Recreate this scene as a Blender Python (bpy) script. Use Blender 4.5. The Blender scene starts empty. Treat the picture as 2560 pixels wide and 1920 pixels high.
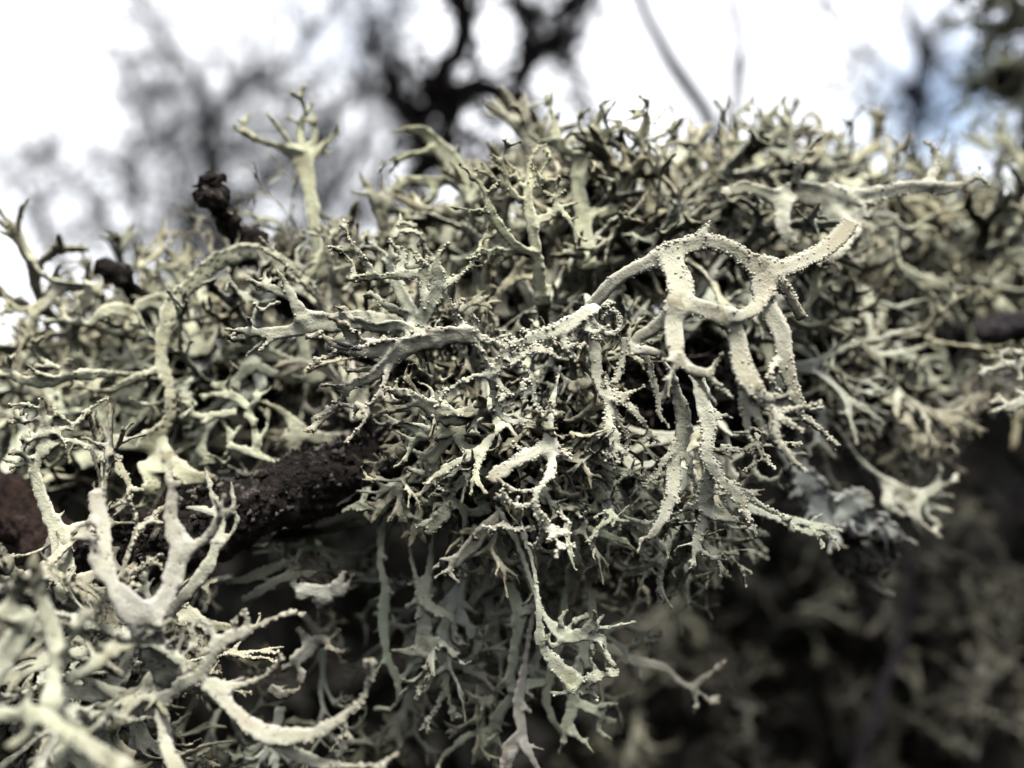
import bpy, math, random
import numpy as np
from mathutils import Vector, Matrix, Euler

# One unit is one centimetre: this is a close-up of lichen on a branch.
scene = bpy.context.scene
scene.unit_settings.scale_length = 0.01
COL = scene.collection
TAN = math.tan(math.radians(30.0))
FOCUS = 6.62

# ------------------------------------------------------------------ camera
cam_data = bpy.data.cameras.new('camera')
cam = bpy.data.objects.new('camera', cam_data)
COL.objects.link(cam)
cam.location = (0, 0, 0)
cam.rotation_euler = (math.radians(90), 0, 0)
cam_data.sensor_width = 36.0
cam_data.lens = 18.0 / TAN
cam_data.clip_start = 0.05
cam_data.clip_end = 200000
cam_data.dof.use_dof = True
cam_data.dof.focus_distance = FOCUS
cam_data.dof.aperture_fstop = 0.165
cam_data.dof.aperture_blades = 0
scene.camera = cam

# ------------------------------------------------------------------ sky and sun
SUN_EL, SUN_AZ = math.radians(70), math.radians(160)     # azimuth from +Y (into the picture), clockwise
world = bpy.data.worlds.new('World')
scene.world = world
world.use_nodes = True
nt = world.node_tree
nt.nodes.clear()
N = nt.nodes.new
out = N('ShaderNodeOutputWorld'); bg = N('ShaderNodeBackground')
sky = N('ShaderNodeTexSky'); sky.sky_type = 'NISHITA'; sky.sun_disc = False
sky.sun_elevation = SUN_EL; sky.sun_rotation = SUN_AZ; sky.dust_density = 3.0
tc = N('ShaderNodeTexCoord')
cl = N('ShaderNodeTexNoise'); cl.inputs['Scale'].default_value = 2.3; cl.inputs['Detail'].default_value = 5
cr = N('ShaderNodeValToRGB')
cr.color_ramp.elements[0].position = 0.34; cr.color_ramp.elements[0].color = (0.25, 0.25, 0.25, 1)
cr.color_ramp.elements[1].position = 0.46; cr.color_ramp.elements[1].color = (1, 1, 1, 1)
mx = N('ShaderNodeMix'); mx.data_type = 'RGBA'
mx.inputs['B'].default_value = (7.2, 7.35, 7.7, 1)     # the cloud cover
mp = N('ShaderNodeMapping'); mp.inputs['Location'].default_value = (3.1, 0.4, 1.7)
L = nt.links.new
L(tc.outputs['Generated'], mp.inputs['Vector']); L(mp.outputs['Vector'], cl.inputs['Vector'])
L(cl.outputs['Fac'], cr.inputs['Fac'])
gap = N('ShaderNodeVectorMath'); gap.operation = 'DISTANCE'; gap.inputs[1].default_value = (.425, .862, .272)   # a gap in the clouds
wob = N('ShaderNodeMath'); wob.operation = 'MULTIPLY_ADD'; wob.inputs[1].default_value = .14
gr = N('ShaderNodeValToRGB'); gr.color_ramp.elements[0].position = .10; gr.color_ramp.elements[0].color = (.12, .12, .12, 1); gr.color_ramp.elements[1].position = .19
mg = N('ShaderNodeMath'); mg.operation = 'MULTIPLY'
L(tc.outputs['Generated'], gap.inputs[0]); L(cl.outputs['Fac'], wob.inputs[0]); L(gap.outputs['Value'], wob.inputs[2])
L(wob.outputs[0], gr.inputs['Fac']); L(gr.outputs['Color'], mg.inputs[0]); L(cr.outputs['Color'], mg.inputs[1])
L(mg.outputs[0], mx.inputs['Factor']); L(sky.outputs['Color'], mx.inputs['A'])
L(mx.outputs['Result'], bg.inputs['Color']); L(bg.outputs['Background'], out.inputs['Surface'])
bg.inputs['Strength'].default_value = 0.1

sun_data = bpy.data.lights.new('sun', 'SUN')
sun_data.energy = 2.7; sun_data.angle = math.radians(16); sun_data.color = (1.0, 0.96, 0.90)
sun = bpy.data.objects.new('sun', sun_data); COL.objects.link(sun)
to_sun = Vector((math.sin(SUN_AZ) * math.cos(SUN_EL), math.cos(SUN_AZ) * math.cos(SUN_EL), math.sin(SUN_EL)))
sun.rotation_euler = to_sun.to_track_quat('Z', 'Y').to_euler()

scene.view_settings.view_transform = 'Standard'
scene.view_settings.look = 'None'
scene.view_settings.exposure = 1.52
scene.view_settings.gamma = 1.0
scene.view_settings.use_curve_mapping = False
scene.cycles.use_denoising = True
scene.cycles.max_bounces = 5
scene.cycles.diffuse_bounces = 0
scene.cycles.glossy_bounces = 1

def at(px, py, Y):
    """A place in the scene from its bearing (2560 x 1920 frame) and its distance in cm."""
    k = TAN * Y / 1280.0
    return np.array([(px - 1280.0) * k, Y, (960.0 - py) * k])

def tag(o, label=None, cat=None, group=None, kind=None):
    if label: o['label'] = label
    if cat: o['category'] = cat
    if group: o['group'] = group
    if kind: o['kind'] = kind
    return o

def empty(name, loc=(0, 0, 0)):
    o = bpy.data.objects.new(name, None); o.location = loc
    o.empty_display_size = 0.2
    COL.objects.link(o); return o

def link(name, mesh, mat, parent=None):
    o = bpy.data.objects.new(name, mesh)
    if mat and not mesh.materials: mesh.materials.append(mat)
    COL.objects.link(o)
    if parent: 
        o.parent = parent
        o.matrix_parent_inverse = Matrix.Translation(-Vector(parent.location))
    return o

def mesh_np(name, V, F, smooth=True):
    """V: n x 3, F: m x 3 or m x 4 (numpy)."""
    me = bpy.data.meshes.new(name)
    V = np.ascontiguousarray(V, np.float32); F = np.ascontiguousarray(F, np.int32)
    k = F.shape[1]
    me.vertices.add(len(V)); me.vertices.foreach_set('co', V.ravel())
    me.loops.add(F.size); me.loops.foreach_set('vertex_index', F.ravel())
    me.polygons.add(len(F))
    me.polygons.foreach_set('loop_start', np.arange(0, F.size, k, dtype=np.int32))
    me.polygons.foreach_set('loop_total', np.full(len(F), k, np.int32))
    if smooth: me.polygons.foreach_set('use_smooth', np.ones(len(F), bool))
    me.update(calc_edges=True); me.validate()
    return me

# ------------------------------------------------------------------ noise
_rs = np.random.RandomState(7)
_LAT = _rs.rand(64, 64, 64).astype(np.float32)
def vnoise(P):
    """Smooth value noise, 0..1, P n x 3."""
    P = np.asarray(P, np.float32)
    i = np.floor(P).astype(np.int32); f = P - i; f = f * f * (3 - 2 * f)
    i &= 63; j = (i + 1) & 63
    x0, y0, z0 = i[:, 0], i[:, 1], i[:, 2]; x1, y1, z1 = j[:, 0], j[:, 1], j[:, 2]
    fx, fy, fz = f[:, 0], f[:, 1], f[:, 2]
    A = _LAT
    c00 = A[x0, y0, z0] * (1 - fx) + A[x1, y0, z0] * fx
    c10 = A[x0, y1, z0] * (1 - fx) + A[x1, y1, z0] * fx
    c01 = A[x0, y0, z1] * (1 - fx) + A[x1, y0, z1] * fx
    c11 = A[x0, y1, z1] * (1 - fx) + A[x1, y1, z1] * fx
    return (c00 * (1 - fy) + c10 * fy) * (1 - fz) + (c01 * (1 - fy) + c11 * fy) * fz

# ------------------------------------------------------------------ materials
class NT:
    def __init__(s, name):
        s.m = bpy.data.materials.new(name); s.m.use_nodes = True
        s.t = s.m.node_tree; s.t.nodes.clear()
        s.o = s('ShaderNodeOutputMaterial'); s.b = s('ShaderNodeBsdfPrincipled')
        s.l(s.b.outputs[0], s.o.inputs[0])
    def __call__(s, kind, **kw):
        n = s.t.nodes.new(kind)
        for k, v in kw.items(): setattr(n, k, v)
        return n
    def l(s, a, b): s.t.links.new(a, b)
    def noise(s, scale, detail=3, rough=.55, vec=None):
        n = s('ShaderNodeTexNoise'); n.inputs['Scale'].default_value = scale
        n.inputs['Detail'].default_value = detail; n.inputs['Roughness'].default_value = rough
        s.l(vec, n.inputs['Vector']); return n.outputs['Fac']
    def ramp(s, fac, stops):
        n = s('ShaderNodeValToRGB'); e = n.color_ramp.elements
        while len(e) < len(stops): e.new(0.5)
        for q, (p, c) in zip(e, stops):
            q.position = p; q.color = (*c, 1) if len(c) == 3 else c
        s.l(fac, n.inputs['Fac']); return n.outputs['Color']
    def mix(s, fac, a, b, mode='MIX'):
        n = s('ShaderNodeMix', data_type='RGBA', blend_type=mode)
        for v, i in ((fac, n.inputs['Factor']), (a, n.inputs['A']), (b, n.inputs['B'])):
            if hasattr(v, 'links'): s.l(v, i)
            elif isinstance(v, tuple): i.default_value = (*v, 1)
            else: i.default_value = v
        return n.outputs['Result']
    def math(s, op, a, b=0.0):
        n = s('ShaderNodeMath', operation=op)
        for v, i in ((a, n.inputs[0]), (b, n.inputs[1])):
            if hasattr(v, 'links'): s.l(v, i)
            else: i.default_value = v
        return n.outputs[0]
    def bump(s, h, dist, strength=1.0, prev=None):
        n = s('ShaderNodeBump'); n.inputs['Distance'].default_value = dist
        n.inputs['Strength'].default_value = strength
        s.l(h, n.inputs['Height'])
        if prev: s.l(prev, n.inputs['Normal'])
        return n.outputs['Normal']

def lichen_material(name, top, under, edge, tip, speck=0.75):
    m = NT(name)
    g = m('ShaderNodeTexCoord').outputs['Object']
    inf = m('ShaderNodeObjectInfo')
    at_ = m('ShaderNodeVertexColor', layer_name='wear')
    sep = m('ShaderNodeSeparateColor'); m.l(at_.outputs['Color'], sep.inputs['Color'])
    e, t, u = sep.outputs
    n1 = m.noise(2.2, 4, .6, g); n2 = m.noise(16, 4, .65, g); n3 = m.noise(60, 3, .6, g)
    c = m.mix(m.math('MULTIPLY', u, .8), top, under)
    c = m.mix(m.ramp(n1, [(.35, (0, 0, 0)), (.7, (1, 1, 1))]), c, tuple(x * y for x, y in zip(top, (.84, .85, .76))), 'MIX')
    c = m.mix(m.math('MULTIPLY', m.ramp(n2, [(.45, (0, 0, 0)), (.72, (1, 1, 1))]), .55), c, tuple(x * .74 for x in top))
    n4 = m.noise(.9, 3, .6, g)
    c = m.mix(m.math('MULTIPLY', m.ramp(n4, [(.63, (0, 0, 0)), (.74, (1, 1, 1))]), .45), c, (.34, .27, .205))
    c = m.mix(m.math('MULTIPLY', m.ramp(n4, [(.30, (1, 1, 1)), (.42, (0, 0, 0))]), .5), c, (.44, .45, .30))
    ef = m.math('MULTIPLY', e, m.ramp(n2, [(.35, (0, 0, 0)), (.6, (1, 1, 1))]))
    c = m.mix(m.math('MULTIPLY', ef, .8), c, edge)
    c = m.mix(m.math('MULTIPLY', m.math('POWER', t, 5.0), .8), c, tip)
    # the small black dots of the fruiting bodies
    vo = m('ShaderNodeTexVoronoi'); vo.inputs['Scale'].default_value = 15; m.l(g, vo.inputs['Vector'])
    sp = m.ramp(vo.outputs['Distance'], [(.07, (1, 1, 1)), (.11, (0, 0, 0))])
    sp = m.math('MULTIPLY', sp, m.ramp(n1, [(.42, (0, 0, 0)), (.55, (1, 1, 1))]))
    c = m.mix(m.math('MULTIPLY', sp, speck), c, (.035, .03, .025))
    c = m.mix(1.0, c, inf.outputs['Color'], 'MULTIPLY')
    m.l(c, m.b.inputs['Base Color'])
    m.b.inputs['Roughness'].default_value = .85
    m.b.inputs['Specular IOR Level'].default_value = .22
    nb = m.bump(n2, .022, .6); nb = m.bump(n3, .008, .7, nb)
    m.l(nb, m.b.inputs['Normal'])
    return m.m

M = {}
M['lichen'] = lichen_material('oakmoss_lichen', (.50, .50, .415), (.57, .555, .52), (.62, .61, .55), (.17, .15, .10))
M['grey'] = lichen_material('grey_shield_lichen', (.27, .31, .30), (.16, .14, .12), (.42, .44, .41), (.14, .13, .10), .3)

def soredia_material():
    m = NT('soredia'); g = m('ShaderNodeTexCoord').outputs['Object']
    inf = m('ShaderNodeObjectInfo')
    n = m.noise(14, 3, .6, g)
    c = m.ramp(n, [(.3, (.36, .35, .27)), (.7, (.56, .55, .46))])
    c = m.mix(1.0, c, inf.outputs['Color'], 'MULTIPLY')
    m.l(c, m.b.inputs['Base Color']); m.b.inputs['Roughness'].default_value = .95
    m.b.inputs['Specular IOR Level'].default_value = .1
    return m.m
M['soredia'] = soredia_material()

def bark_material(name, dark, mid, pale, scale=1.0, amt=.5, far=False):
    m = NT(name); g = m('ShaderNodeTexCoord').outputs['Object']
    n1 = m.noise(3.0 * scale, 5, .65, g); n2 = m.noise(14 * scale, 5, .7, g); n3 = m.noise(45 * scale, 3, .6, g)
    c = m.ramp(n2, [(.35, dark), (.62, mid)])
    c = m.mix(m.math('MULTIPLY', m.math('MULTIPLY', m.ramp(n1, [(.5, (0, 0, 0)), (.62, (1, 1, 1))]),
              m.ramp(n2, [(.5, (0, 0, 0)), (.66, (1, 1, 1))])), amt), c, pale)
    m.l(c, m.b.inputs['Base Color']); m.b.inputs['Roughness'].default_value = .9
    m.b.inputs['Specular IOR Level'].default_value = .25
    if not far:
        nb = m.bump(n2, .14 / scale, 1.0); nb = m.bump(n3, .05 / scale, 1.0, nb)
        m.l(nb, m.b.inputs['Normal'])
    return m.m
M['bark'] = bark_material('dark_bark', (.007, .006, .0055), (.036, .028, .023), (.24, .20, .18), 1.0, .9)
M['redbark'] = bark_material('reddish_bark', (.012, .007, .006), (.06, .035, .027), (.16, .11, .09))
M['twig'] = bark_material('grey_twig_bark', (.07, .058, .06), (.19, .165, .17), (.30, .28, .28), amt=.8)
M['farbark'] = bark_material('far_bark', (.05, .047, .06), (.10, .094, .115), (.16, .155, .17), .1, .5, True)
M['blackbark'] = bark_material('black_bark', (.010, .008, .008), (.028, .022, .021), (.06, .05, .045), .3, .5, True)
M['crust'] = bark_material('crust_lichen', (.12, .10, .08), (.30, .27, .22), (.45, .42, .36), 2.0, .8)
# ------------------------------------------------------------------ lichen surfaces
# A frond is a set of flattened, channelled, tapering straps, blended where they fork, and skinned
# as one closed surface.
def catmull(P, step):
    """Resample rows of P (first three columns are the place) along a smooth curve."""
    P = np.asarray(P, float)
    if len(P) < 2: return P
    Q = np.vstack([2 * P[0] - P[1], P, 2 * P[-1] - P[-2]])
    res = []
    for i in range(1, len(Q) - 2):
        a, b, c, d = Q[i - 1], Q[i], Q[i + 1], Q[i + 2]
        n = max(1, int(math.ceil(np.linalg.norm((c - b)[:3]) / step)))
        t = np.linspace(0, 1, n, endpoint=False)[:, None]
        res.append(.5 * ((2 * b) + (-a + c) * t + (2 * a - 5 * b + 4 * c - d) * t ** 2 + (-a + 3 * b - 3 * c + d) * t ** 3))
    res.append(P[-1:])
    return np.vstack(res)

def unit(v):
    v = np.asarray(v, float); return v / (np.linalg.norm(v, axis=-1, keepdims=True) + 1e-9)

def rot_about(v, axis, ang):
    c, s = np.cos(ang)[:, None], np.sin(ang)[:, None]
    return v * c + np.cross(axis, v) * s + axis * (np.sum(axis * v, 1, keepdims=True)) * (1 - c)

def strap(points, hw, nrm, th=None, chan=.28, tip=(0., 1.)):
    """points n x 3, half-width n, normals n x 3 -> a sampled strap."""
    hw = np.asarray(hw, float)
    if th is None: th = np.minimum(hw * .45, .017)
    T = unit(np.gradient(points, axis=0))
    nrm = unit(nrm - T * np.sum(nrm * T, 1, keepdims=True))
    return dict(p=points, w=np.maximum(hw, th + 1e-4), n=nrm, th=th, t=T, chan=chan,
                tip=np.linspace(tip[0], tip[1], len(points)))

def skin(straps, vox, k=.09, wmin=.78):
    lo = np.min([s['p'].min(0) - s['w'].max() for s in straps], 0) - .1 - k
    hi = np.max([s['p'].max(0) + s['w'].max() for s in straps], 0) + .1 + k
    dim = np.ceil((hi - lo) / vox).astype(int) + 2
    BIG = np.float32(1.0)
    D = np.full(dim, BIG, np.float32)
    ax = [(lo[i] + vox * np.arange(dim[i])).astype(np.float32) for i in range(3)]
    for s in straps:
        p, w, n, th = s['p'], s['w'], s['n'], np.maximum(s['th'], vox * wmin)
        w = np.maximum(w, th + .001)
        mg = w.max() * 1.15 + th.max() + k + 2 * vox
        b0 = np.maximum(np.floor((p.min(0) - mg - lo) / vox).astype(int), 0)
        b1 = np.minimum(np.ceil((p.max(0) + mg - lo) / vox).astype(int) + 1, dim)
        B = np.full(b1 - b0, BIG, np.float32)
        for i in range(len(p) - 1):
            a, b = p[i], p[i + 1]
            m = max(w[i], w[i + 1]) * 1.12 + th[i] + k * .8 + vox
            c0 = np.maximum(np.floor((np.minimum(a, b) - m - lo) / vox).astype(int), b0)
            c1 = np.minimum(np.ceil((np.maximum(a, b) + m - lo) / vox).astype(int) + 1, b1)
            if (c1 <= c0).any(): continue
            X = ax[0][c0[0]:c1[0]][:, None, None] - np.float32(a[0])
            Y = ax[1][c0[1]:c1[1]][None, :, None] - np.float32(a[1])
            Z = ax[2][c0[2]:c1[2]][None, None, :] - np.float32(a[2])
            ab = b - a; l2 = float(ab @ ab) + 1e-12; ln = math.sqrt(l2)
            tv = ab / ln; nn = n[i] + n[i + 1]; nn = nn - tv * (nn @ tv); nn /= np.linalg.norm(nn) + 1e-9
            sv = np.cross(tv, nn)
            f = np.float32
            lt = X * f(tv[0]) + Y * f(tv[1]) + Z * f(tv[2])
            u = X * f(sv[0]) + Y * f(sv[1]) + Z * f(sv[2])
            v = X * f(nn[0]) + Y * f(nn[1]) + Z * f(nn[2])
            t = np.clip(lt * f(1 / ln), 0, 1)
            le = lt - t * f(ln)
            W = f(w[i]) + t * f(w[i + 1] - w[i]); H = f(th[i]) + t * f(th[i + 1] - th[i])
            au = np.abs(u); q = au / W
            v = v - f(s['chan']) * u * q
            du = np.maximum(au - (W - H), 0)
            d = np.sqrt(du * du + v * v + le * le) - H * (f(.82) + f(.3) * np.minimum(q * q, 1.2))
            S = B[c0[0] - b0[0]:c1[0] - b0[0], c0[1] - b0[1]:c1[1] - b0[1], c0[2] - b0[2]:c1[2] - b0[2]]
            np.minimum(S, d, out=S)
        G = D[b0[0]:b1[0], b0[1]:b1[1], b0[2]:b1[2]]
        kk = np.float32(min(k, max(.02, .8 * s['w'][0])))
        h = np.maximum(kk - np.abs(G - B), 0) / kk
        np.minimum(G, B, out=G); G -= h * h * kk * np.float32(.25)
    # surface nets
    ins = D < 0
    cnt = np.zeros(np.array(D.shape) - 1, np.uint8)
    for dx in (0, 1):
        for dy in (0, 1):
            for dz in (0, 1):
                cnt += ins[dx:dim[0] - 1 + dx, dy:dim[1] - 1 + dy, dz:dim[2] - 1 + dz]
    act = (cnt > 0) & (cnt < 8)
    I = np.argwhere(act)
    idx = np.full(act.shape, -1, np.int32); idx[act] = np.arange(len(I))
    off = np.array([(dx, dy, dz) for dx in (0, 1) for dy in (0, 1) for dz in (0, 1)])
    C = np.stack([D[I[:, 0] + o[0], I[:, 1] + o[1], I[:, 2] + o[2]] for o in off], 1)
    acc = np.zeros((len(I), 3)); num = np.zeros(len(I))
    for i in range(8):
        for j in range(i + 1, 8):
            if np.abs(off[i] - off[j]).sum() != 1: continue
            c0, c1 = C[:, i], C[:, j]; ok = (c0 < 0) != (c1 < 0)
            t = np.where(ok, c0 / np.where(ok, c0 - c1, 1), 0)
            acc += np.where(ok[:, None], off[i] + t[:, None] * (off[j] - off[i]), 0); num += ok
    V = lo + (I + acc / num[:, None]) * vox
    quads = []
    for a in range(3):
        b, c = (a + 1) % 3, (a + 2) % 3
        s0 = [slice(None)] * 3; s1 = [slice(None)] * 3
        s0[a] = slice(0, -1); s1[a] = slice(1, None)
        E = np.argwhere(ins[tuple(s0)] != ins[tuple(s1)])
        E = E[(E[:, b] > 0) & (E[:, c] > 0)]
        eb = np.zeros(3, int); eb[b] = 1; ec = np.zeros(3, int); ec[c] = 1
        q = [idx[tuple((E - x).T)] for x in (np.zeros(3, int), eb, eb + ec, ec)]
        q = np.stack(q, 1); fl = ins[tuple(E.T)]
        q[~fl] = q[~fl][:, ::-1]
        quads.append(q)
    Q = np.vstack(quads); Q = Q[(Q >= 0).all(1)]
    return V, Q

def vnormals(V, Q):
    fn = np.cross(V[Q[:, 2]] - V[Q[:, 0]], V[Q[:, 3]] - V[Q[:, 1]])
    vn = np.zeros_like(V)
    for i in range(4):
        for c in range(3):
            vn[:, c] += np.bincount(Q[:, i], fn[:, c], len(V))
    return unit(vn)

ICO_V = None
def ico():
    global ICO_V, ICO_F
    if ICO_V is None:
        p = (1 + 5 ** .5) / 2
        ICO_V = unit(np.array([(-1, p, 0), (1, p, 0), (-1, -p, 0), (1, -p, 0), (0, -1, p), (0, 1, p), (0, -1, -p), (0, 1, -p), (p, 0, -1), (p, 0, 1), (-p, 0, -1), (-p, 0, 1)], float))
        ICO_F = np.array([(0, 11, 5), (0, 5, 1), (0, 1, 7), (0, 7, 10), (0, 10, 11), (1, 5, 9), (5, 11, 4), (11, 10, 2), (10, 7, 6), (7, 1, 8), (3, 9, 4), (3, 4, 2), (3, 2, 6), (3, 6, 8), (3, 8, 9), (4, 9, 5), (2, 4, 11), (6, 2, 10), (8, 6, 7), (9, 8, 1)])
    return ICO_V, ICO_F

def granules(name, P, r, rng):
    """Little warty grains sitting at places P with radii r, one mesh."""
    v, f = ico(); n = len(P)
    V = v[None] * (r[:, None] * rng.uniform(.7, 1.25, (n, 12)))[:, :, None] + P[:, None]
    F = f[None] + (np.arange(n) * 12)[:, None, None]
    return mesh_np(name, V.reshape(-1, 3), F.reshape(-1, 3))

def frond_mesh(name, straps, vox, rough=.006, k=.09, seed=0, crust=0.0, gsize=.02):
    """-> mesh with a 'wear' colour (edge, tip, underside) and, if crusty, the grain mesh."""
    V, Q = skin(straps, vox, k)
    S = np.vstack([s['p'] for s in straps]).astype(np.float32)
    SN = np.vstack([s['n'] for s in straps]); ST = np.vstack([s['t'] for s in straps])
    SW = np.concatenate([s['w'] for s in straps]); TP = np.concatenate([s['tip'] for s in straps])
    near = np.empty(len(V), int); Vf = V.astype(np.float32); s2 = (S * S).sum(1)
    for i in range(0, len(V), 8192):
        near[i:i + 8192] = np.argmin(s2[None] - 2 * Vf[i:i + 8192] @ S.T, 1)
    d = V - S[near]; n = SN[near]; sd = np.cross(ST[near], n)
    edge = np.clip((np.abs((d * sd).sum(1)) / SW[near] - .55) / .45, 0, 1)
    vn = vnormals(V, Q)
    under = np.clip(-(vn * n).sum(1) * 2, 0, 1)
    o = np.array([seed * 3.7, seed * 1.3, seed * 2.1])
    h = (vnoise(V * 5 + o) - .5) * 1.6 + (vnoise(V * 13 + o) - .5) * 1.1 + (vnoise(V * 27 + o) - .5) * (.6 + 2.0 * edge)
    V = V + vn * (h * rough * (.5 + .9 * edge))[:, None]
    me = mesh_np(name, V, Q)
    ca = me.attributes.new('wear', 'FLOAT_COLOR', 'POINT')
    col = np.ones((len(V), 4), np.float32); col[:, 0] = edge; col[:, 1] = TP[near]; col[:, 2] = under
    ca.data.foreach_set('color', col.ravel())
    gm = None
    if crust > 0:
        rng = np.random.RandomState(seed + 5)
        patch = np.clip((vnoise(V * 2.2 + o * 2) - .42) * 6, 0, 1)
        lower = np.clip((TP[near] - .22) * 3.5, .05, 1)
        pr = np.clip(edge ** 1.6 * 1.1 + .06 * patch, 0, 1) * (.2 + .8 * patch) * lower * crust
        pick = rng.rand(len(V)) < pr * (vox / .02) ** 2 * 1.5
        P = V[pick] + vn[pick] * gsize * rng.uniform(-.6, .1, (pick.sum(), 1))
        if len(P): gm = granules(name + '_grains', P, rng.uniform(.45, 1.0, len(P)) ** 1.8 * gsize, rng)
    return me, gm

# -------------------------------------------------- fronds drawn branch by branch
REG = {'1': (0, 200, .3978), '2': (800, 200, .3978), '3': (1600, 200, .434), '4': (0, 800, .3978),
       '5': (700, 750, .3978), '6': (1450, 550, .3978), '7': (0, 1260, .434), '8': (860, 1260, .434),
       '9': (1600, 1100, .4943), 'A': (1950, 600, .3014), '0': (0, 0, 1.0)}

def traced(region, depth, rows, seed=0, vox=.016, roll=.5, wob=.16, prongs=.7, spurs=.8, wscale=.93, th=None, chan=.26, wn=1.0, root=True):
    """rows: one string per branch, 'x,y,halfwidth ...' with an optional '@d' for how far the tip comes
    towards (-) or away from (+) the viewer.  The first point of a branch takes its distance from the
    branch it leaves."""
    ox, oy, sc = REG[region]
    rng = np.random.RandomState(seed + 11)
    straps = []; sam = []          # sam: px, py, depth, roll
    for bi, row in enumerate(rows):
        toks = row.split(); dd = None
        if toks[-1][0] == '@': dd = float(toks.pop()[1:])
        P = np.array([[float(v) for v in t.split(',')] for t in toks])
        px = ox + P[:, 0] * sc; py = oy + P[:, 1] * sc; w = P[:, 2] * sc
        ln = np.hypot(np.diff(px), np.diff(py)).sum() * depth * TAN / 1280
        tip0 = 0.0
        if sam:
            S = np.vstack(sam); j = np.argmin((S[:, 0] - px[0]) ** 2 + (S[:, 1] - py[0]) ** 2)
            d0, r0, tip0 = S[j, 2], S[j, 3], S[j, 4] * .6
            if math.hypot(S[j, 0] - px[0], S[j, 1] - py[0]) > 90: d0 = depth + rng.normal() * .1
        else: d0, r0 = depth, rng.uniform(-roll, roll)
        if dd is None: dd = rng.normal() * wob * min(ln, 1.6)
        f = np.concatenate([[0], np.cumsum(np.hypot(np.diff(px), np.diff(py)))]); f /= f[-1] + 1e-9
        bow = rng.normal() * .10 * min(ln, 1.5)
        dep = d0 + dd * f ** 1.3 + bow * np.sin(f * math.pi)
        X = np.array([at(a, b, c) for a, b, c in zip(px, py, dep)])
        hw = w * dep * TAN / 1280 * wscale
        r1 = rng.uniform(-roll, roll)
        rl = r0 + (r1 - r0) * f
        R = catmull(np.column_stack([X, hw, rl]), .055)
        X, hw, rl = R[:, :3], np.maximum(R[:, 3], .008), R[:, 4]
        X = X + wn * np.cumsum(rng.normal(0, .004, X.shape), 0) * np.linspace(0, 1, len(X))[:, None]
        T = unit(np.gradient(X, axis=0)); nv = unit(-X)
        nv = unit(nv - T * (nv * T).sum(1, keepdims=True)); nv = rot_about(nv, T, rl)
        hw = hw / np.maximum(np.cos(rl), .62)
        hw = hw * (1 + wn * (.3 * (vnoise(X * 7 + seed) - .5) + .25 * (vnoise(X * 17 + seed) - .5)))
        s = strap(X, hw, nv, None if th is None else np.minimum(hw * .7, th), chan, (tip0, 1.0))
        straps.append(s)
        k = X[:, 1]
        sam.append(np.column_stack([1280 + X[:, 0] / k * 1280 / TAN, 960 - X[:, 2] / k * 1280 / TAN, k, rl, s['tip']]))
        # little prongs at the tip, and spurs along the margins
        side = np.cross(s['t'], s['n'])
        if bi == 0 and root:      # the hidden foot: narrows and runs back into the tuft
            t0 = s['t'][0]; bk = np.array([X[0] - t0 * .05 + np.array([0, .02, 0]), X[0] - t0 * .25 + np.array([0, .35, -.03]), X[0] - t0 * .35 + np.array([0, .85, -.1]), X[0] - t0 * .4 + np.array([0, 1.4, -.2])])
            bk = np.vstack([X[0:1] + t0 * .06, bk]); straps.append(strap(bk, hw[0] * np.array([1, .9, .6, .35, .15]), np.tile(s['n'][0], (5, 1)), tip=(0, 0)))
        if rng.rand() < prongs and hw[-1] < .06:
            for q in range(rng.randint(1, 4)):
                a = rng.uniform(-1.0, 1.0)
                dr = unit(s['t'][-1] * math.cos(a) + side[-1] * math.sin(a) + s['n'][-1] * rng.uniform(-.5, .5))
                l = rng.uniform(.05, .15); g = np.linspace(0, 1, 4)[:, None]
                pp = X[-1] - s['t'][-1] * .02 + dr * l * g + s['n'][-1] * (g ** 2) * rng.uniform(-.04, .04)
                straps.append(strap(pp, np.linspace(max(hw[-1] * .7, .016), .008, 4), np.tile(s['n'][-1], (4, 1)), tip=(.7, 1)))
        for q in range(rng.poisson(spurs * ln * 1.5)):
            i = rng.randint(1, len(X)); sg = rng.choice([-1, 1])
            dr = unit(side[i] * sg + s['t'][i] * rng.uniform(.1, 1.2) + s['n'][i] * rng.uniform(-.6, .6))
            l = rng.uniform(.06, .2) * (.6 + hw[i] * 4); g = np.linspace(0, 1, 5)[:, None]
            pp = X[i] + side[i] * sg * hw[i] * .75 + dr * l * g + s['n'][i] * (g ** 2) * rng.uniform(-.08, .08)
            straps.append(strap(pp, np.linspace(min(.035, hw[i] * .6), .009, 5), np.tile(s['n'][i], (5, 1)), tip=(.4, 1)))
    return straps

def frond(label, region, depth, rows, seed, color=(1, 1, 1), crust=0.0, group=None, name='lichen_frond', mat='lichen', cat='lichen',
          vox=.016, rough=.008, k=.08, gsize=.016, **kw):
    st = traced(region, depth, rows, seed, vox, **kw)
    me, gm = frond_mesh(name, st, vox, rough, k, seed, crust, gsize)
    org = Vector(st[0]['p'][0])
    me.transform(Matrix.Translation(-org))
    o = link(name, me, M[mat]); o.location = org
    o.color = (*color, 1); tag(o, label, cat, group)
    if gm:
        gm.transform(Matrix.Translation(-org))
        c = link('soredia_grains', gm, M['soredia']); c.parent = o; c.color = (*color, 1)
        tag(c, kind='stuff')
    return o

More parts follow.
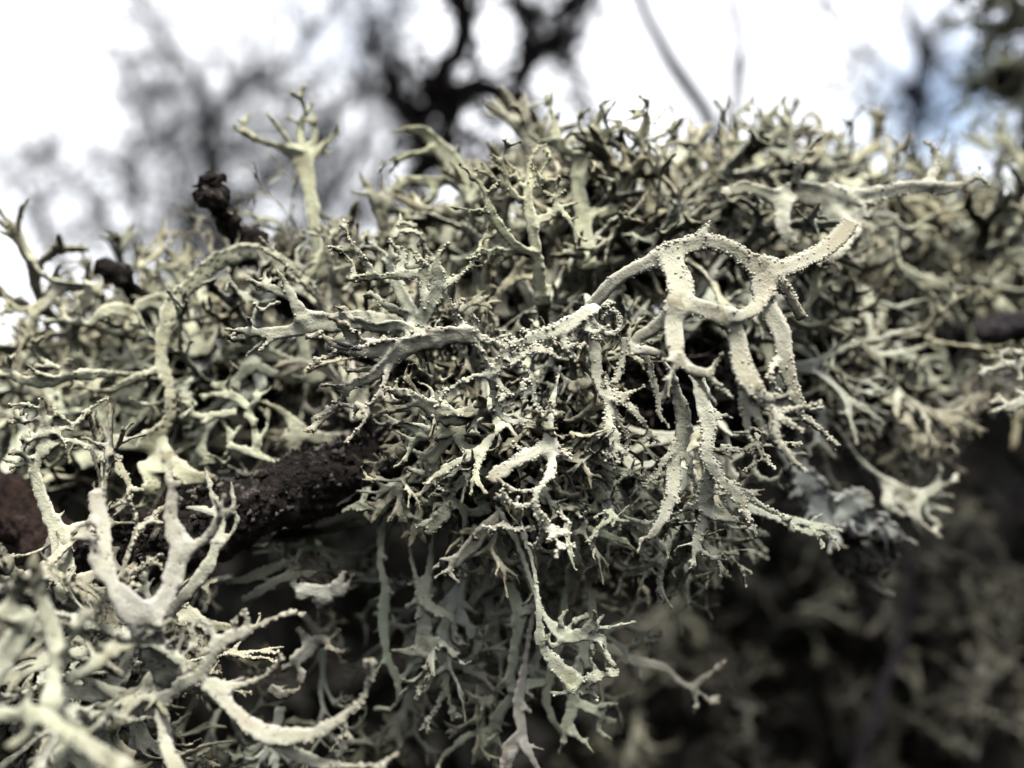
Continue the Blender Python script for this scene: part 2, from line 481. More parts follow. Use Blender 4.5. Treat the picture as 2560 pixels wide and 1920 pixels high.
# -------------------------------------------------- fronds that grow by themselves
def grow_tuft(seed, stems=3, fan=.6, **kw):
    """Several stems from one holdfast."""
    rng = np.random.RandomState(seed * 7 + 1); st = []
    for i in range(stems):
        part = grow(seed * 10 + i, **kw)
        a = (i - (stems - 1) / 2) * fan + rng.normal(0, .12); b = rng.normal(0, .25)
        R = np.array(Euler((b, a, rng.uniform(-.35, .35))).to_matrix())
        for s in part:
            for q in ('p', 'n', 't'): s[q] = s[q] @ R.T
        st += part
    return st

def grow(seed, w0=.12, l0=.75, levels=4, spread=.55, curl=.5, shrink=.74, lshrink=.78, plane=.35, droop=0.0, side=.4):
    rng = np.random.RandomState(seed)
    st = []
    def rec(p, d, n, w, l, lev, tip):
        m = 6
        ax1 = np.cross(d, n); X = [p]; dd = d.copy(); nn = n.copy(); Ns = [n]
        b1, b2 = rng.normal(0, curl) , rng.normal(0, curl * plane * 1.6)
        for i in range(m):
            dd = unit(dd + (n * b1 + ax1 * b2) / m + np.array([0, 0, -droop / m]) + rng.normal(0, .05, 3))
            nn = unit(nn - dd * (nn @ dd) + rng.normal(0, .08, 3))
            X.append(X[-1] + dd * l / m); Ns.append(nn)
        X = np.array(X); Ns = np.array(Ns)
        w1 = w * (1.15 if lev else .35)
        hw = np.concatenate([np.linspace(w, w * .82, 4), np.linspace(w * .85, w1, len(X) - 4)])
        R = catmull(np.column_stack([X, hw, Ns]), .07)
        tip1 = tip + (1 - tip) * (.45 if lev else 1)
        hwr = R[:, 3] * (1 + .3 * (vnoise(R[:, :3] * 6 + seed) - .5))
        s = strap(R[:, :3], hwr, R[:, 4:7], tip=(tip, tip1)); st.append(s)
        sd = np.cross(s['t'], s['n'])
        for q in range(rng.poisson(side * l * 3)):
            i = rng.randint(1, len(R)); sg = rng.choice([-1, 1])
            dr = unit(sd[i] * sg + s['t'][i] * rng.uniform(.1, 1.2) + s['n'][i] * rng.uniform(-.6, .6))
            l2 = rng.uniform(.08, .22); g = np.linspace(0, 1, 5)[:, None]
            pp = R[i, :3] + sd[i] * sg * hwr[i] * .7 + dr * l2 * g + s['n'][i] * g ** 2 * rng.uniform(-.1, .1)
            st.append(strap(pp, np.linspace(min(.035, hwr[i] * .6), .01, 5), np.tile(s['n'][i], (5, 1)), tip=(.5, 1)))
        if lev:
            for sg in ((-1, 1) if rng.rand() < .82 else (-1, 0, 1)):
                a = sg * rng.uniform(.5, 1.2) * spread + rng.normal(0, .1)
                b = np.cross(dd, nn)
                d2 = unit(dd * math.cos(a) + b * math.sin(a) + nn * rng.normal(0, .28))
                n2 = unit(nn + rng.normal(0, .32, 3)); n2 = unit(n2 - d2 * (n2 @ d2))
                if lev > 1 and rng.rand() < .08: continue
                rec(X[-1] - dd * w * .3 + b * sg * w * .35, d2, n2, w * shrink * rng.uniform(.8, 1.1), l * lshrink * rng.uniform(.65, 1.2), lev - 1, tip1)
    rec(np.zeros(3), np.array([0, 0, 1.]), np.array([0, -1., 0]), w0, l0, levels, 0.0)
    return st

def place_matrix(root, direction, roll, s):
    z = Vector(direction).normalized()
    y = Vector((0, 1, 0)); y = (y - z * y.dot(z))
    if y.length < .05: y = Vector((0, 0, 1)) - z * z.z
    y.normalize(); x = y.cross(z)
    R = Matrix((x, y, z)).transposed() @ Matrix.Rotation(roll, 3, 'Z')
    return Matrix.Translation(Vector(root)) @ R.to_4x4() @ Matrix.Scale(s, 4)

# -------------------------------------------------- woody tubes
def tube_np(P, r, sides):
    """P n x 3, r n -> verts and quads of a closed-ended tube."""
    P = np.asarray(P, float); n = len(P)
    T = unit(np.gradient(P, axis=0))
    up = np.array([0, 0, 1.]) if abs(T[0][2]) < .9 else np.array([1., 0, 0])
    A = unit(np.cross(T, up)); Bv = np.cross(T, A)
    a = np.arange(sides) / sides * 2 * math.pi
    ring = A[:, None] * np.cos(a)[None, :, None] + Bv[:, None] * np.sin(a)[None, :, None]
    V = (P[:, None] + ring * np.asarray(r)[:, None, None]).reshape(-1, 3)
    i = np.arange(n - 1)[:, None] * sides; j = np.arange(sides)[None]; j2 = (j + 1) % sides
    F = np.stack([i + j, i + j2, i + sides + j2, i + sides + j], -1).reshape(-1, 4)
    return V, F

class Wood:
    def __init__(s): s.V = []; s.F = []; s.n = 0
    def tube(s, P, r, sides=5):
        V, F = tube_np(P, r, sides); s.V.append(V); s.F.append(F + s.n); s.n += len(V)
    def mesh(s, name): return mesh_np(name, np.vstack(s.V), np.vstack(s.F))

def knobbly(name, P, r, sides=40, step=.04, amp=.05, seed=0):
    """A stem with lumpy, cracked bark, as one closed mesh."""
    R = catmull(np.column_stack([P, r]), step); P, r = R[:, :3], R[:, 3]
    ends = np.array([1, .8, .5, .03]); P = np.vstack([P, P[-1] + (P[-1] - P[-2]) * np.arange(1, 4)[:, None] * .5]); r = np.concatenate([r, r[-1] * ends[1:]])
    V, F = tube_np(P, r, sides)
    c = np.repeat(P, sides, 0); d = unit(V - c); o = seed * 5.3
    h = (vnoise(V * 2.5 + o) - .5) * 1.4 + (vnoise(V * 7 + o) - .5) + (np.abs(vnoise(V * 15 + o) - .5) * -1.2 + .2) + (vnoise(V * 33 + o) - .5) * .5
    V = V + d * (h * amp)[:, None]
    return mesh_np(name, V, F)
# ================================================================== the branch
BR = [(-500, 1790, 6.9, 95), (-150, 1620, 6.9, 92), (150, 1480, 7.0, 90), (430, 1345, 7.1, 88), (720, 1232, 7.35, 84), (960, 1150, 7.55, 80), (1300, 1060, 8.0, 72), (1700, 965, 8.9, 60),
      (2100, 885, 10.0, 44), (2450, 822, 11.2, 34), (2900, 760, 13.5, 28), (3600, 690, 17, 20)]
BP = np.array([at(a, b, c) for a, b, c, d in BR]); BRAD = np.array([d * .88 * c * TAN / 1280 for a, b, c, d in BR])
branch = empty('lichen_covered_branch', tuple(BP[0]))
tag(branch, 'dark rough-barked branch running back through the lichen, bare at its near end', 'branch')
link('stem', knobbly('stem', BP, BRAD, 64, .03, .085, 1), M['bark'], branch)
# side shoots of the branch
def shoot(rows, mat='bark', seed=3, amp=.05, sides=28, name='side_shoot'):
    P = np.array([at(a, b, c) for a, b, c, d in rows]); r = np.array([d * c * TAN / 1280 for a, b, c, d in rows])
    return link(name, knobbly(name, P, r, sides, .04, amp, seed), M[mat], branch)
shoot([(230, 1440, 7.2, 60), (120, 1350, 7.6, 62), (20, 1260, 8.0, 64), (-150, 1150, 8.5, 60)], 'redbark', 4, .09, 40)
shoot([(760, 790, 8.6, 26), (640, 640, 8.1, 24), (575, 560, 7.8, 28), (552, 505, 7.7, 32), (520, 468, 7.7, 36), (550, 445, 7.7, 14)], 'bark', 6, .15, name='dead_shoot')
shoot([(480, 860, 8.8, 18), (345, 735, 8.3, 20), (290, 690, 8.1, 28), (250, 668, 8.1, 18)], 'bark', 9, .12, name='dead_shoot')
shoot([(900, 1090, 8.4, 30), (830, 900, 8.6, 28), (760, 790, 8.6, 26)], 'bark', 12, .05, name='dead_shoot')
shoot([(700, 1180, 8.6, 28), (600, 1000, 8.8, 24), (480, 860, 8.8, 18)], 'bark', 13, .05, name='dead_shoot')
shoot([(2150, 905, 9.8, 30), (2330, 842, 9.7, 32), (2450, 826, 9.6, 34), (2560, 812, 9.5, 36), (2800, 790, 9.5, 38)], 'twig', 15, .05, name='grey_twig')
# flakes of bark and crust standing off the stem
def flakes(n, name, mat, seed, t0, t1, size, dark=True):
    rng = np.random.RandomState(seed)
    R = catmull(np.column_stack([BP, BRAD]), .05); T = unit(np.gradient(R[:, :3], axis=0))
    ln = np.concatenate([[0], np.cumsum(np.linalg.norm(np.diff(R[:, :3], axis=0), axis=1))])
    V = []; F = []; 
    for q in range(n):
        i = np.searchsorted(ln, rng.uniform(t0, t1)); a = rng.uniform(-.5, 1.9)   # camera and sky side
        d = np.array([0, -math.cos(a), math.sin(a)]); d = unit(d - T[i] * (d @ T[i]))
        c = R[i, :3] + d * (R[i, 3] + rng.uniform(-.01, .05))
        s = size * rng.uniform(.4, 1.3); tx = unit(T[i] + rng.normal(0, .5, 3)); ty = np.cross(d, tx)
        k = 6; ang = np.arange(k) / k * 2 * math.pi; rr = s * rng.uniform(.5, 1.2, k)
        top = c + d * .02 + tx * (rr * np.cos(ang))[:, None] + ty * (rr * .7 * np.sin(ang))[:, None] + d * rng.uniform(-.01, .025, k)[:, None]
        bot = c - d * .03 + (top - c) * .6
        b = len(V) * 14
        V.append(np.vstack([top, bot, [c + d * .04], [c - d * .05]]))
        for j in range(k):
            j2 = (j + 1) % k
            F += [(b + j, b + j2, b + 12), (b + k + j2, b + k + j, b + 13), (b + j2, b + j, b + k + j), (b + j2, b + k + j, b + k + j2)]
    o = link(name, mesh_np(name, np.vstack(V), np.array(F), False), M[mat], branch); tag(o, kind='stuff'); return o
flakes(420, 'bark_flakes', 'bark', 21, 1.5, 8.5, .038)
flakes(170, 'pale_crust_flakes', 'twig', 22, 2.5, 8.5, .04)
flakes(60, 'grey_crust_lichen', 'crust', 23, 2.5, 8.5, .06)

def added_dark_twigs(n, seed):
    """Thin black twigs added around the branch to blacken the gaps in the tuft."""
    rng = np.random.RandomState(seed); Wd = Wood()
    R = catmull(np.column_stack([BP, BRAD]), .05)
    px = 1280 + R[:, 0] / R[:, 1] * 1280 / TAN; ok = np.where((px > 1080) & (px < 2350))[0]
    def rec(p, d, l, r, lev):
        X = [p]; dd = d
        for i in range(5):
            dd = unit(dd + rng.normal(0, .35, 3)); X.append(X[-1] + dd * l / 5)
        Wd.tube(np.array(X), np.linspace(r, r * .5, 6), 5)
        if lev:
            for q in range(3): rec(X[rng.randint(1, 6)], unit(dd + rng.normal(0, .8, 3)), l * rng.uniform(.5, .8), r * .65, lev - 1)
    for q in range(n):
        i = ok[rng.randint(len(ok))]; d = unit(np.array([rng.normal(0, .5), rng.uniform(-.6, .7), rng.uniform(-1.2, .9)]))
        rec(R[i, :3] + d * R[i, 3] * .7, d, rng.uniform(.5, 1.0), rng.uniform(.025, .05), 2)
    tag(link('added_dark_twigs', Wd.mesh('added_dark_twigs'), M['bark'], branch), kind='stuff')
added_dark_twigs(260, 31)  # added as a dark backing that also blocks light from behind
# ================================================================== fronds one can tell apart
W = (1, 1, 1); OLIVE = (.92, .93, .78); LILAC = (.98, .93, 1.04); PALE = (1.10, 1.10, 1.08); COOL = (.88, .95, .92); TAN_ = (1.0, .9, .8)
frond('broad cream frond arching into ring-shaped openings, its warty fingers hanging down', '6', 6.75, [
 '-40,660,28 60,560,38 180,420,38 300,330,36 430,272,42 560,215,60 680,160,48 800,135,42 920,165,42 1010,215,46 1090,275,52 1170,330,72 @-0.35',
 '560,220,55 590,300,62 630,390,70 640,470,72 620,540,72 @-0.3',
 '610,560,50 540,625,42 450,690,34 370,740,32 330,790,24 @0.1',
 '610,560,58 590,660,50 595,770,48 605,860,32 @-0.12',
 '640,520,55 730,545,50 830,575,52 920,605,56 @-0.1',
 '920,605,50 975,690,46 995,790,50 1015,900,54 1060,1000,56 1100,1060,44 @-0.15',
 '930,605,34 1010,600,32 1100,560,34 1150,500,36 @0.12',
 '1170,330,72 1150,430,62 1165,520,56 1210,610,52 1265,710,52 1280,810,46 1290,900,48 1325,1000,38 1355,1100,30 1390,1170,14 @-0.2',
 '1210,370,40 1290,430,28 1345,530,26 1390,610,30 @0.1',
 '1180,320,66 1290,300,48 1400,255,44 1500,205,44 1580,150,46 1650,80,46 1690,20,40 @0.8',
 '1060,1010,45 1045,1120,36 1040,1200,28 1050,1300,18 1075,1390,7', '1060,1120,35 1100,1200,26 1140,1280,22 1175,1335,7',
 '1080,1070,36 1190,1110,22 1300,1105,9', '1130,1100,28 1240,1190,18 1370,1180,14 1520,1150,5', '1160,1160,18 1270,1250,16 1400,1330,7',
 '1330,1090,24 1400,1230,18 1500,1320,12 1640,1420,5', '1340,1110,18 1440,1190,12 1530,1180,4', '1420,1240,12 1500,1300,8 1590,1385,5', '1240,1230,20 1230,1350,20 1285,1450,22 1350,1530,16 1420,1580,5',
 '1230,880,18 1195,960,16 1210,1020,16 1270,1100,6', '600,860,28 680,930,20 780,960,26 840,940,8', '680,930,20 750,1010,18 820,1130,6', '800,960,18 860,1030,14 920,1090,5', '605,870,20 580,960,16 550,1010,6',
 '330,780,22 340,820,24 440,820,24 570,875,12'],
 1, (.98, .965, .94), crust=.75, spurs=.3, roll=.1, wob=.06, th=.026, chan=.1, wn=.3, k=.17, wscale=1.1, prongs=.4, vox=.015, rough=.0035)
frond('long bare arm of lichen reaching sideways to a sharp dark point, with a knotted elbow', '3', 7.7, [
 '1150,930,40 1230,840,48 1210,770,60 1120,760,70 1080,700,75 1000,675,55 900,655,40 @0.1', '1090,700,60 1220,685,45 1400,650,36 1600,610,32 1750,622,26 1880,590,18 1965,550,6 @-0.1',
 '1640,610,26 1690,530,20 1710,450,22 1680,350,7', '1100,780,50 1180,860,40 1140,960,45 1050,1010,30 @-.5', '870,650,40 780,680,40 720,650,30 600,620,30 500,650,26', '900,600,20 920,480,18 1010,360,6', '1230,780,20 1290,730,8', '830,700,40 820,800,36 860,900,24 910,950,10'],
 2, PALE, crust=.45, spurs=.3, roll=.3, vox=.019, wscale=1.2)
frond('speckled antler frond with a small dark fly on it and a pinkish base', '5', 6.75, [
 '1290,250,30 1200,225,55 1050,228,60 900,265,56 760,288,60 640,285,55 540,255,50 470,190,42 430,120,32 @-0.15', '450,140,26 395,95,18 370,80,8', '440,110,18 410,50,8',
 '640,305,50 500,312,46 400,300,36 320,240,24 250,190,10 @-0.15', '420,310,30 340,345,22 240,385,8', '450,270,20 480,210,7',
 '770,310,56 690,400,48 590,480,42 480,535,38 400,565,30 340,550,16 260,555,10 @-0.1', '430,560,28 370,640,22 310,720,18 220,775,6', '690,420,24 645,540,18 570,640,16 480,660,13 400,645,6', '350,680,14 290,690,6',
 '960,250,35 1000,180,18 940,190,7', '1180,210,45 1120,130,26 1090,60,8', '1210,210,30 1240,160,8', '600,430,20 500,440,20 430,445,7', '480,640,14 540,730,9 460,820,4'],
 3, (.98, .95, .93), crust=.25, spurs=.35, roll=.4, wob=.1)
frond('flat grey-green frond with drooping antler tips behind the fly', '1', 7.0, [
 '2300,1500,60 2100,1525,66 1960,1515,60 1880,1440,46 1825,1350,28 1785,1270,22 1730,1170,6', '1840,1370,36 1740,1320,30 1665,1285,10', '1760,1400,20 1700,1420,14 1645,1465,6', '1940,1550,52 1760,1580,40 1610,1575,28 1500,1550,8', '1620,1585,24 1470,1645,6', '1690,1600,18 1640,1660,14 1555,1730,6', '1690,1330,16 1650,1280,9'],
 4, (.95, .95, .90), crust=.15, roll=.3)
frond('upright cluster of stubby forked lobes standing behind the fly frond', '2', 6.85, [
 '610,1640,60 575,1480,56 520,1360,50 480,1260,44 450,1190,30 400,1110,24 330,1030,7', '620,1560,56 680,1440,55 735,1360,52 755,1270,46 750,1180,32 780,1095,7 @-.2', '770,1290,34 850,1240,24 915,1160,7', '690,1440,36 655,1320,32 680,1220,32 690,1195,26',
 '690,1205,24 560,1222,28 400,1232,26 270,1240,24 190,1250,18 @-.15', '690,1190,20 640,1130,18 600,1090,12 560,1050,7', '330,1220,28 250,1100,24 180,1010,16 140,890,5', '480,1220,24 530,1110,20 500,1060,16 445,1020,7', '440,1190,20 450,1060,18 460,950,18 510,895,6', '200,1240,18 210,1170,14 120,1070,7', '460,980,16 540,940,16 620,960,14 630,1050,6',
 '560,1480,34 420,1420,26 340,1350,16 290,1340,6', '600,1610,40 500,1540,40 380,1560,40 250,1520,36 140,1460,14'],
 5, (.97, .99, .92), crust=.3, roll=.5)
frond('tree-like frond with many knobbly finger tips, upright at the middle of the tuft', '2', 7.25, [
 '1400,1400,46 1380,1250,44 1360,1080,40 1325,900,40 1300,760,42 1295,680,34 1300,590,20 1312,500,16 1340,420,6 @0.1', '1260,760,32 1185,685,26 1120,640,23 1060,580,18 1020,515,8', '1195,690,24 1160,590,22 1130,515,18 1065,465,6', '1135,520,14 1160,460,10 1182,415,5', '1270,670,20 1220,570,17 1155,505,6', '1330,660,20 1380,590,17 1445,475,6', '1340,890,34 1430,862,28 1490,810,24 1470,740,16 1400,685,13 1425,620,6', '1478,735,14 1492,660,10 1505,620,5', '1500,735,10 1548,695,4', '1500,800,18 1610,760,6', '1410,650,10 1500,615,5',
 '1345,1100,36 1210,1025,34 1125,920,30 1062,810,28 1040,715,18 960,610,6', '1045,715,14 1095,690,5', '1065,830,20 950,820,13 850,800,5', '1500,810,20 1570,880,18 1610,990,6', '1330,1090,26 1230,1080,24 1060,1070,26 960,1080,20 900,1120,8', '1000,1070,14 1010,1010,10 1060,960,5'],
 6, OLIVE, crust=.2, roll=.45, spurs=.9)
frond('tall forked frond with a round eyelet and thorny tips against the sky', '2', 7.75, [
 '1680,1150,60 1650,950,60 1640,830,58 1615,710,46 1612,600,54 1640,480,46 1662,380,32 1690,310,28 1722,230,16 1750,110,4 @0.1', '1665,335,24 1625,270,13 1640,210,5', '1660,340,20 1570,325,5', '1700,320,24 1800,320,22 1885,268,11 2000,215,6', '1640,620,42 1752,545,24 1800,450,18 1845,350,8', '1610,480,36 1535,435,32 1490,350,34 1490,250,22 1470,105,5', '1490,385,28 1400,392,22 1330,360,18 1270,280,14 1220,150,6', '1650,840,46 1780,832,34 1862,780,34 1900,600,34 1950,480,28 2010,390,24 2080,300,30 2095,140,6 @.15', '2060,270,16 2008,190,5', '2100,280,16 2170,180,5', '1960,500,22 2060,500,18 2150,480,6', '2020,410,14 2150,350,14 2230,310,6','2030,430,14 2140,420,12 2270,390,5', '1730,260,10 1770,230,4', '1240,200,10 1200,130,5', '1810,450,12 1760,420,5'],
 7, OLIVE, crust=.15, roll=.35, spurs=.6)
frond('single palm-shaped frond rising alone on a long stalk against the bare trees', '1', 8.3, [
 '2010,1250,46 1995,1050,44 1970,900,40 1950,750,48 1928,610,62 1890,480,72 @0.1', '1870,470,40 1780,430,30 1640,380,25 1570,330,17 1545,270,9', '1860,450,30 1800,360,20 1740,270,18 1700,210,8', '1890,450,40 1890,310,25 1922,210,18 1885,100,6', '1928,200,12 1965,150,6', '1888,270,10 1828,240,5', '1925,450,34 1985,370,20 1960,270,7', '1950,470,30 2050,400,20 2110,325,15 2125,275,8', '1600,360,12 1540,330,6', '2080,360,10 2140,320,5'],
 8, OLIVE, roll=.25, vox=.02)
frond('thick soft arch of lichen bending over and down beside the dead shoots', '1', 8.0, [
 '2040,1010,18 2000,1120,22 1930,1235,42 1850,1220,48 1740,1140,50 1620,1090,55 1480,1090,58 1330,1160,58 1200,1280,58 1090,1400,58 1040,1560,50 1010,1700,42 1030,1850,44 1060,1990,40 1050,2100,42 1010,2200,44 950,2270,70 900,2350,80 @-0.5',
 '930,2270,60 800,2290,45 680,2250,34 520,2230,22 440,2240,8', '980,2380,80 1120,2440,60 1200,2500,56 1360,2500,24', '930,2400,70 960,2550,50 930,2700,40', '1480,1070,20 1490,980,16 1470,900,10', '1840,1200,20 1920,1060,12', '1010,1840,30 900,1850,26 760,1920,26 640,1950,20 520,1900,10'],
 9, (1, 1, .88), roll=.3, vox=.022, wscale=.95)
frond('tall bare strap standing before the reddish bark with wiry forks at its top', '4', 6.55, [
 '420,1700,72 395,1500,66 375,1350,62 310,1230,54 250,1080,44 212,930,34 255,810,38 270,700,38 260,600,26 240,480,14 @0.15', '385,1350,50 500,1290,34 610,1262,28 700,1200,40 790,1130,36 840,1080,14 @.3', '265,640,20 310,632,10', '245,560,18 150,520,12 40,528,5', '250,620,20 160,640,12 50,625,5', '265,720,24 180,770,10 130,850,4', '210,930,24 170,900,14 110,900,8', '270,710,26 400,680,22 480,650,18 560,560,16 660,490,6', '290,830,30 330,780,24 450,750,26 560,790,26 680,850,34 770,920,36 830,1010,22 860,1080,8', '480,770,16 400,870,6', '450,700,14 440,640,10 380,610,5','160,640,10 120,600,4'],
 10, (1, 1, .92), roll=.4, vox=.02, crust=.2)
frond('lilac-grey blurred frond forking into a wide Y in front of the bark', '7', 6.0, [
 '980,1010,90 930,900,98 870,780,98 800,660,95 720,560,80 645,450,62 605,300,55 590,120,54 562,0,50 555,-70,34 @0.25', '860,660,90 950,540,72 1005,400,66 1035,260,70 1000,150,56 978,50,44 985,-60,40 955,-125,8 @0.2', '990,-50,24 1010,-120,8', '1040,260,50 1150,220,40 1230,130,36 1265,20,20', '590,440,36 545,350,34 540,240,30 500,190,14','555,200,22 560,190,12'],
 11, (.84, .82, .84), roll=.25, vox=.022, wscale=.8, spurs=.3)
frond('narrow twin-tipped strap curving up beside the lilac-grey Y frond', '7', 6.15, [
 '960,670,24 1050,540,34 1180,380,40 1240,250,36 1270,110,40 1230,-10,30 1190,-110,7 @0.2', '1280,90,24 1350,10,18 1340,-110,5', '1345,30,16 1365,100,20 1330,160,18 1275,250,8', '1220,60,24 1160,30,26 1080,30,14 ', '870,590,20 840,480,14 825,420,6', '850,520,12 780,490,5'],
 12, (.88, .88, .85), roll=.5, vox=.02)
frond('wide forked frond spreading low before the shade, tips curled up like horns', '7', 6.12, [
 '250,1070,60 500,1090,50 700,1120,48 900,1150,56 1050,1060,44 1170,980,48 1230,900,44 1290,830,48 1400,790,32 1540,745,20 1660,695,9', '1250,840,36 1222,740,24 1180,680,17 1120,690,14 1130,820,10', '1390,785,24 1430,690,18 1410,590,8', '1180,1030,46 1310,1050,32 1440,1030,22 1560,970,18 1630,880,12', '1220,1040,44 1330,1170,50 1420,1260,48 1540,1330,54 1700,1350,56 1850,1330,46 1980,1260,32 2090,1190,28 2140,1050,13 @-.2', '1540,1330,46 1700,1430,46 1850,1480,42 2000,1500,24 2210,1495,8', '930,1180,46 940,1330,44 970,1430,48 1060,1560,56 @-.3', '1940,1460,22 2030,1350,8', '1330,790,20 1340,730,16 1360,680,6', '700,1110,36 560,1040,26 420,1000,18'],
 13, (.84, .83, .82), roll=.3, vox=.019, crust=.15, wscale=.82, spurs=1.0)
frond('pale blurred strap slanting out of the nearest tuft', '7', 5.1, ['-60,1230,50 100,1205,52 250,1222,54 400,1320,54 550,1440,56 700,1540,50 @-.2', '250,1230,40 160,1330,40 60,1400,40'], 14, (.85, .86, .8), vox=.03, roll=.3)
frond('blurred upright strap with a blunt pale end in the nearest tuft', '7', 5.15, ['300,1150,56 310,1000,50 335,860,56 270,660,52 225,520,44 200,300,30 @.1', '330,900,40 430,740,26 490,600,16'], 15, (.85, .86, .8), vox=.03, roll=.3)
frond('thick blurred frond bowing over the left of the nearest tuft', '7', 5.2, ['-80,1000,70 20,880,74 120,740,72 160,650,56 60,640,46 -60,700,50', '380,1020,44 500,955,44 600,880,44 670,830,34', '-80,640,40 40,600,30 90,480,20'], 16, (.85, .86, .8), vox=.03, roll=.4)
frond('mealy white frond with many curled arms radiating from a knot', '5', 6.6, [
 '1960,60,44 1850,130,46 1700,205,46 1550,255,34 1430,320,24 1340,440,32 @-0.15', '1335,450,30 1450,390,26 1560,325,30 1660,315,22 1750,372,6 @-.15', '1330,450,26 1280,370,18 1240,285,13 1225,200,6', '1320,470,24 1220,485,18 1120,540,13 1045,580,6', '1340,470,30 1340,560,28 1360,680,28 1420,745,28 1540,745,20 1640,712,16 1690,640,6 @-.1', '1370,500,20 1410,560,16 1465,600,6', '1480,250,16 1400,222,13 1320,262,13 1245,255,6', '1440,400,16 1530,420,16 1600,480,18 1600,600,22 1640,690,16 1690,760,7', '1600,500,14 1540,500,12 1530,550,7', '1940,70,30 1990,170,24 2050,210,18 2110,200,12 2140,130,14 2090,40,12 2040,60,12', '1930,90,26 1930,180,22 1990,200,9', '1780,220,24 1790,300,24 1850,300,16 1900,260,8'],
 17, PALE, crust=1.0, roll=.6, spurs=.6, vox=.016)
frond('drooping gnarled strand with a lumpy fist-shaped end, crusted white', '5', 6.55, [
 '1720,600,20 1690,720,26 1685,830,38 1690,910,55 1600,960,34 1480,1020,38 1380,1080,46 1320,1125,34 @-.2', '1710,930,34 1750,960,22', '1705,950,30 1700,1080,32 1620,1190,22 1590,1300,24 1650,1400,40 1635,1490,22 1600,1560,7', '1690,1430,28 1770,1545,6', '1585,1280,18 1500,1305,22 1435,1275,6', '1600,1195,14 1450,1210,7', '1680,1420,22 1800,1450,14 1830,1400,6', '1600,1440,20 1480,1440,18 1380,1410,16 1340,1460,7'],
 18, (1.08, 1.07, 1.05), crust=1.0, roll=.6, vox=.016)
frond('bunch of crusty strands hanging lowest under the arched frond', '9', 6.7, [
 '160,-330,20 200,-200,34 230,-80,40 210,40,36 180,130,42 190,230,42 170,310,36 130,400,26 80,470,18 15,492,7 @-.2', '220,60,20 250,120,18 270,190,16 300,232,5', '290,-330,40 320,-180,44 350,-60,40 350,80,38 430,190,32 510,265,32 545,355,9', '360,120,30 340,220,34 330,320,48 400,380,36 480,415,7', '325,390,32 290,500,26 270,615,6', '295,550,16 385,605,5', '285,520,16 200,540,9 190,580,5', '400,390,20 470,450,11 560,440,6', '410,40,26 520,55,14 630,80,6', '140,390,14 150,490,7', '190,30,22 110,110,16 80,190,6', '460,230,20 560,290,18 640,350,12 740,395,4', '330,330,30 250,340,20 240,370,10', '360,250,18 430,270,8'],
 19, PALE, crust=.9, roll=.5, spurs=.5, vox=.016)
frond('ribbons hanging straight down between the mealy knot and the arched frond', '6', 6.75, [
 '80,620,34 90,740,36 100,860,38 112,980,42 170,1080,46 260,1105,34 330,1070,7', '150,1090,36 210,1230,28 290,1370,6', '230,1110,28 300,1160,26 380,1250,22 445,1365,6', '280,740,28 272,850,26 260,960,26 235,1030,8', '340,780,28 430,890,26 450,1000,22 490,1120,18 490,1220,13 550,1280,4', '560,960,16 545,1040,16 505,1120,9', '180,1150,24 170,1260,26 210,1390,30 200,1480,12', '210,1400,22 250,1490,7','190,1300,22 100,1380,20 40,1420,10'],
 20, (1.02, 1.02, .98), crust=.7, roll=.5, vox=.016)
frond('open hand of pale fingers on a thin arched stalk over the dark gap', '9', 8.5, [
 '980,-80,9 1050,10,11 1120,110,14 1220,190,20 1300,265,42 1390,300,54 @.1', '1400,290,40 1490,250,20 1590,222,10', '1490,250,16 1522,160,9', '1470,270,22 1585,292,9', '1410,310,36 1490,340,24 1572,368,10', '1400,320,36 1450,375,22 1512,410,10', '1370,320,40 1400,400,22 1490,462,10', '1310,300,34 1350,380,24 1425,468,9', '1260,240,24 1250,330,26 1330,400,10'],
 21, PALE, roll=.2, vox=.02, spurs=.1, k=.04)
frond('star of slim pale spikes beside the grey twig', '3', 8.9, [
 '1310,1230,26 1320,1400,26 1350,1550,28 1400,1612,7', '1370,1585,20 1500,1570,20 1600,1542,20 1700,1510,12', '1340,1560,16 1250,1592,5', '1330,1290,26 1400,1290,20 1480,1312,20 1640,1270,12', '1490,1320,16 1600,1395,8', '1370,1500,18 1450,1460,16 1560,1445,9', '1300,1330,24 1200,1400,24 1080,1470,20 930,1400,12', '1200,1410,20 1240,1540,20 1180,1640,12', '1060,1130,26 1130,1200,26 1180,1320,24 1290,1380,18', '1060,1130,20 980,1190,18 900,1230,10'],
 22, (.95, .97, .92), roll=.5, vox=.022)
frond('thin blurred stalk ending in a three-pronged fork over the dark hollow', '9', 8.0, [
 '-150,1060,24 0,1120,26 120,1150,20 200,1220,18 262,1250,16 330,1210,14 400,1160,8', '265,1255,14 365,1322,8', '275,1255,14 290,1370,7', '-150,1060,24 -140,1180,28 -220,1260,30'], 23, (1, .95, .95), roll=.4, vox=.02, spurs=.1)
frond('hooked frond poking in beside the grey twig, paler than its neighbours', 'A', 8.0, ['2150,1000,44 2024,1020,46 1900,1040,40 1810,1060,30 1720,1102,10', '1870,1040,22 1825,970,16 1870,910,14 1960,930,14', '1960,1050,30 2000,1160,20 1940,1170,8'], 24, PALE, roll=.4, vox=.02, crust=.3)
frond('broad frond end with short blunt teeth, jutting into the dark gap', 'A', 7.8, ['2250,1250,70 2100,1310,66 1980,1350,56 1890,1385,40 1790,1400,12', '1950,1370,34 1940,1480,14', '1880,1360,20 1820,1330,7', '2060,1330,50 2080,1450,20'], 25, PALE, roll=.3, vox=.02)
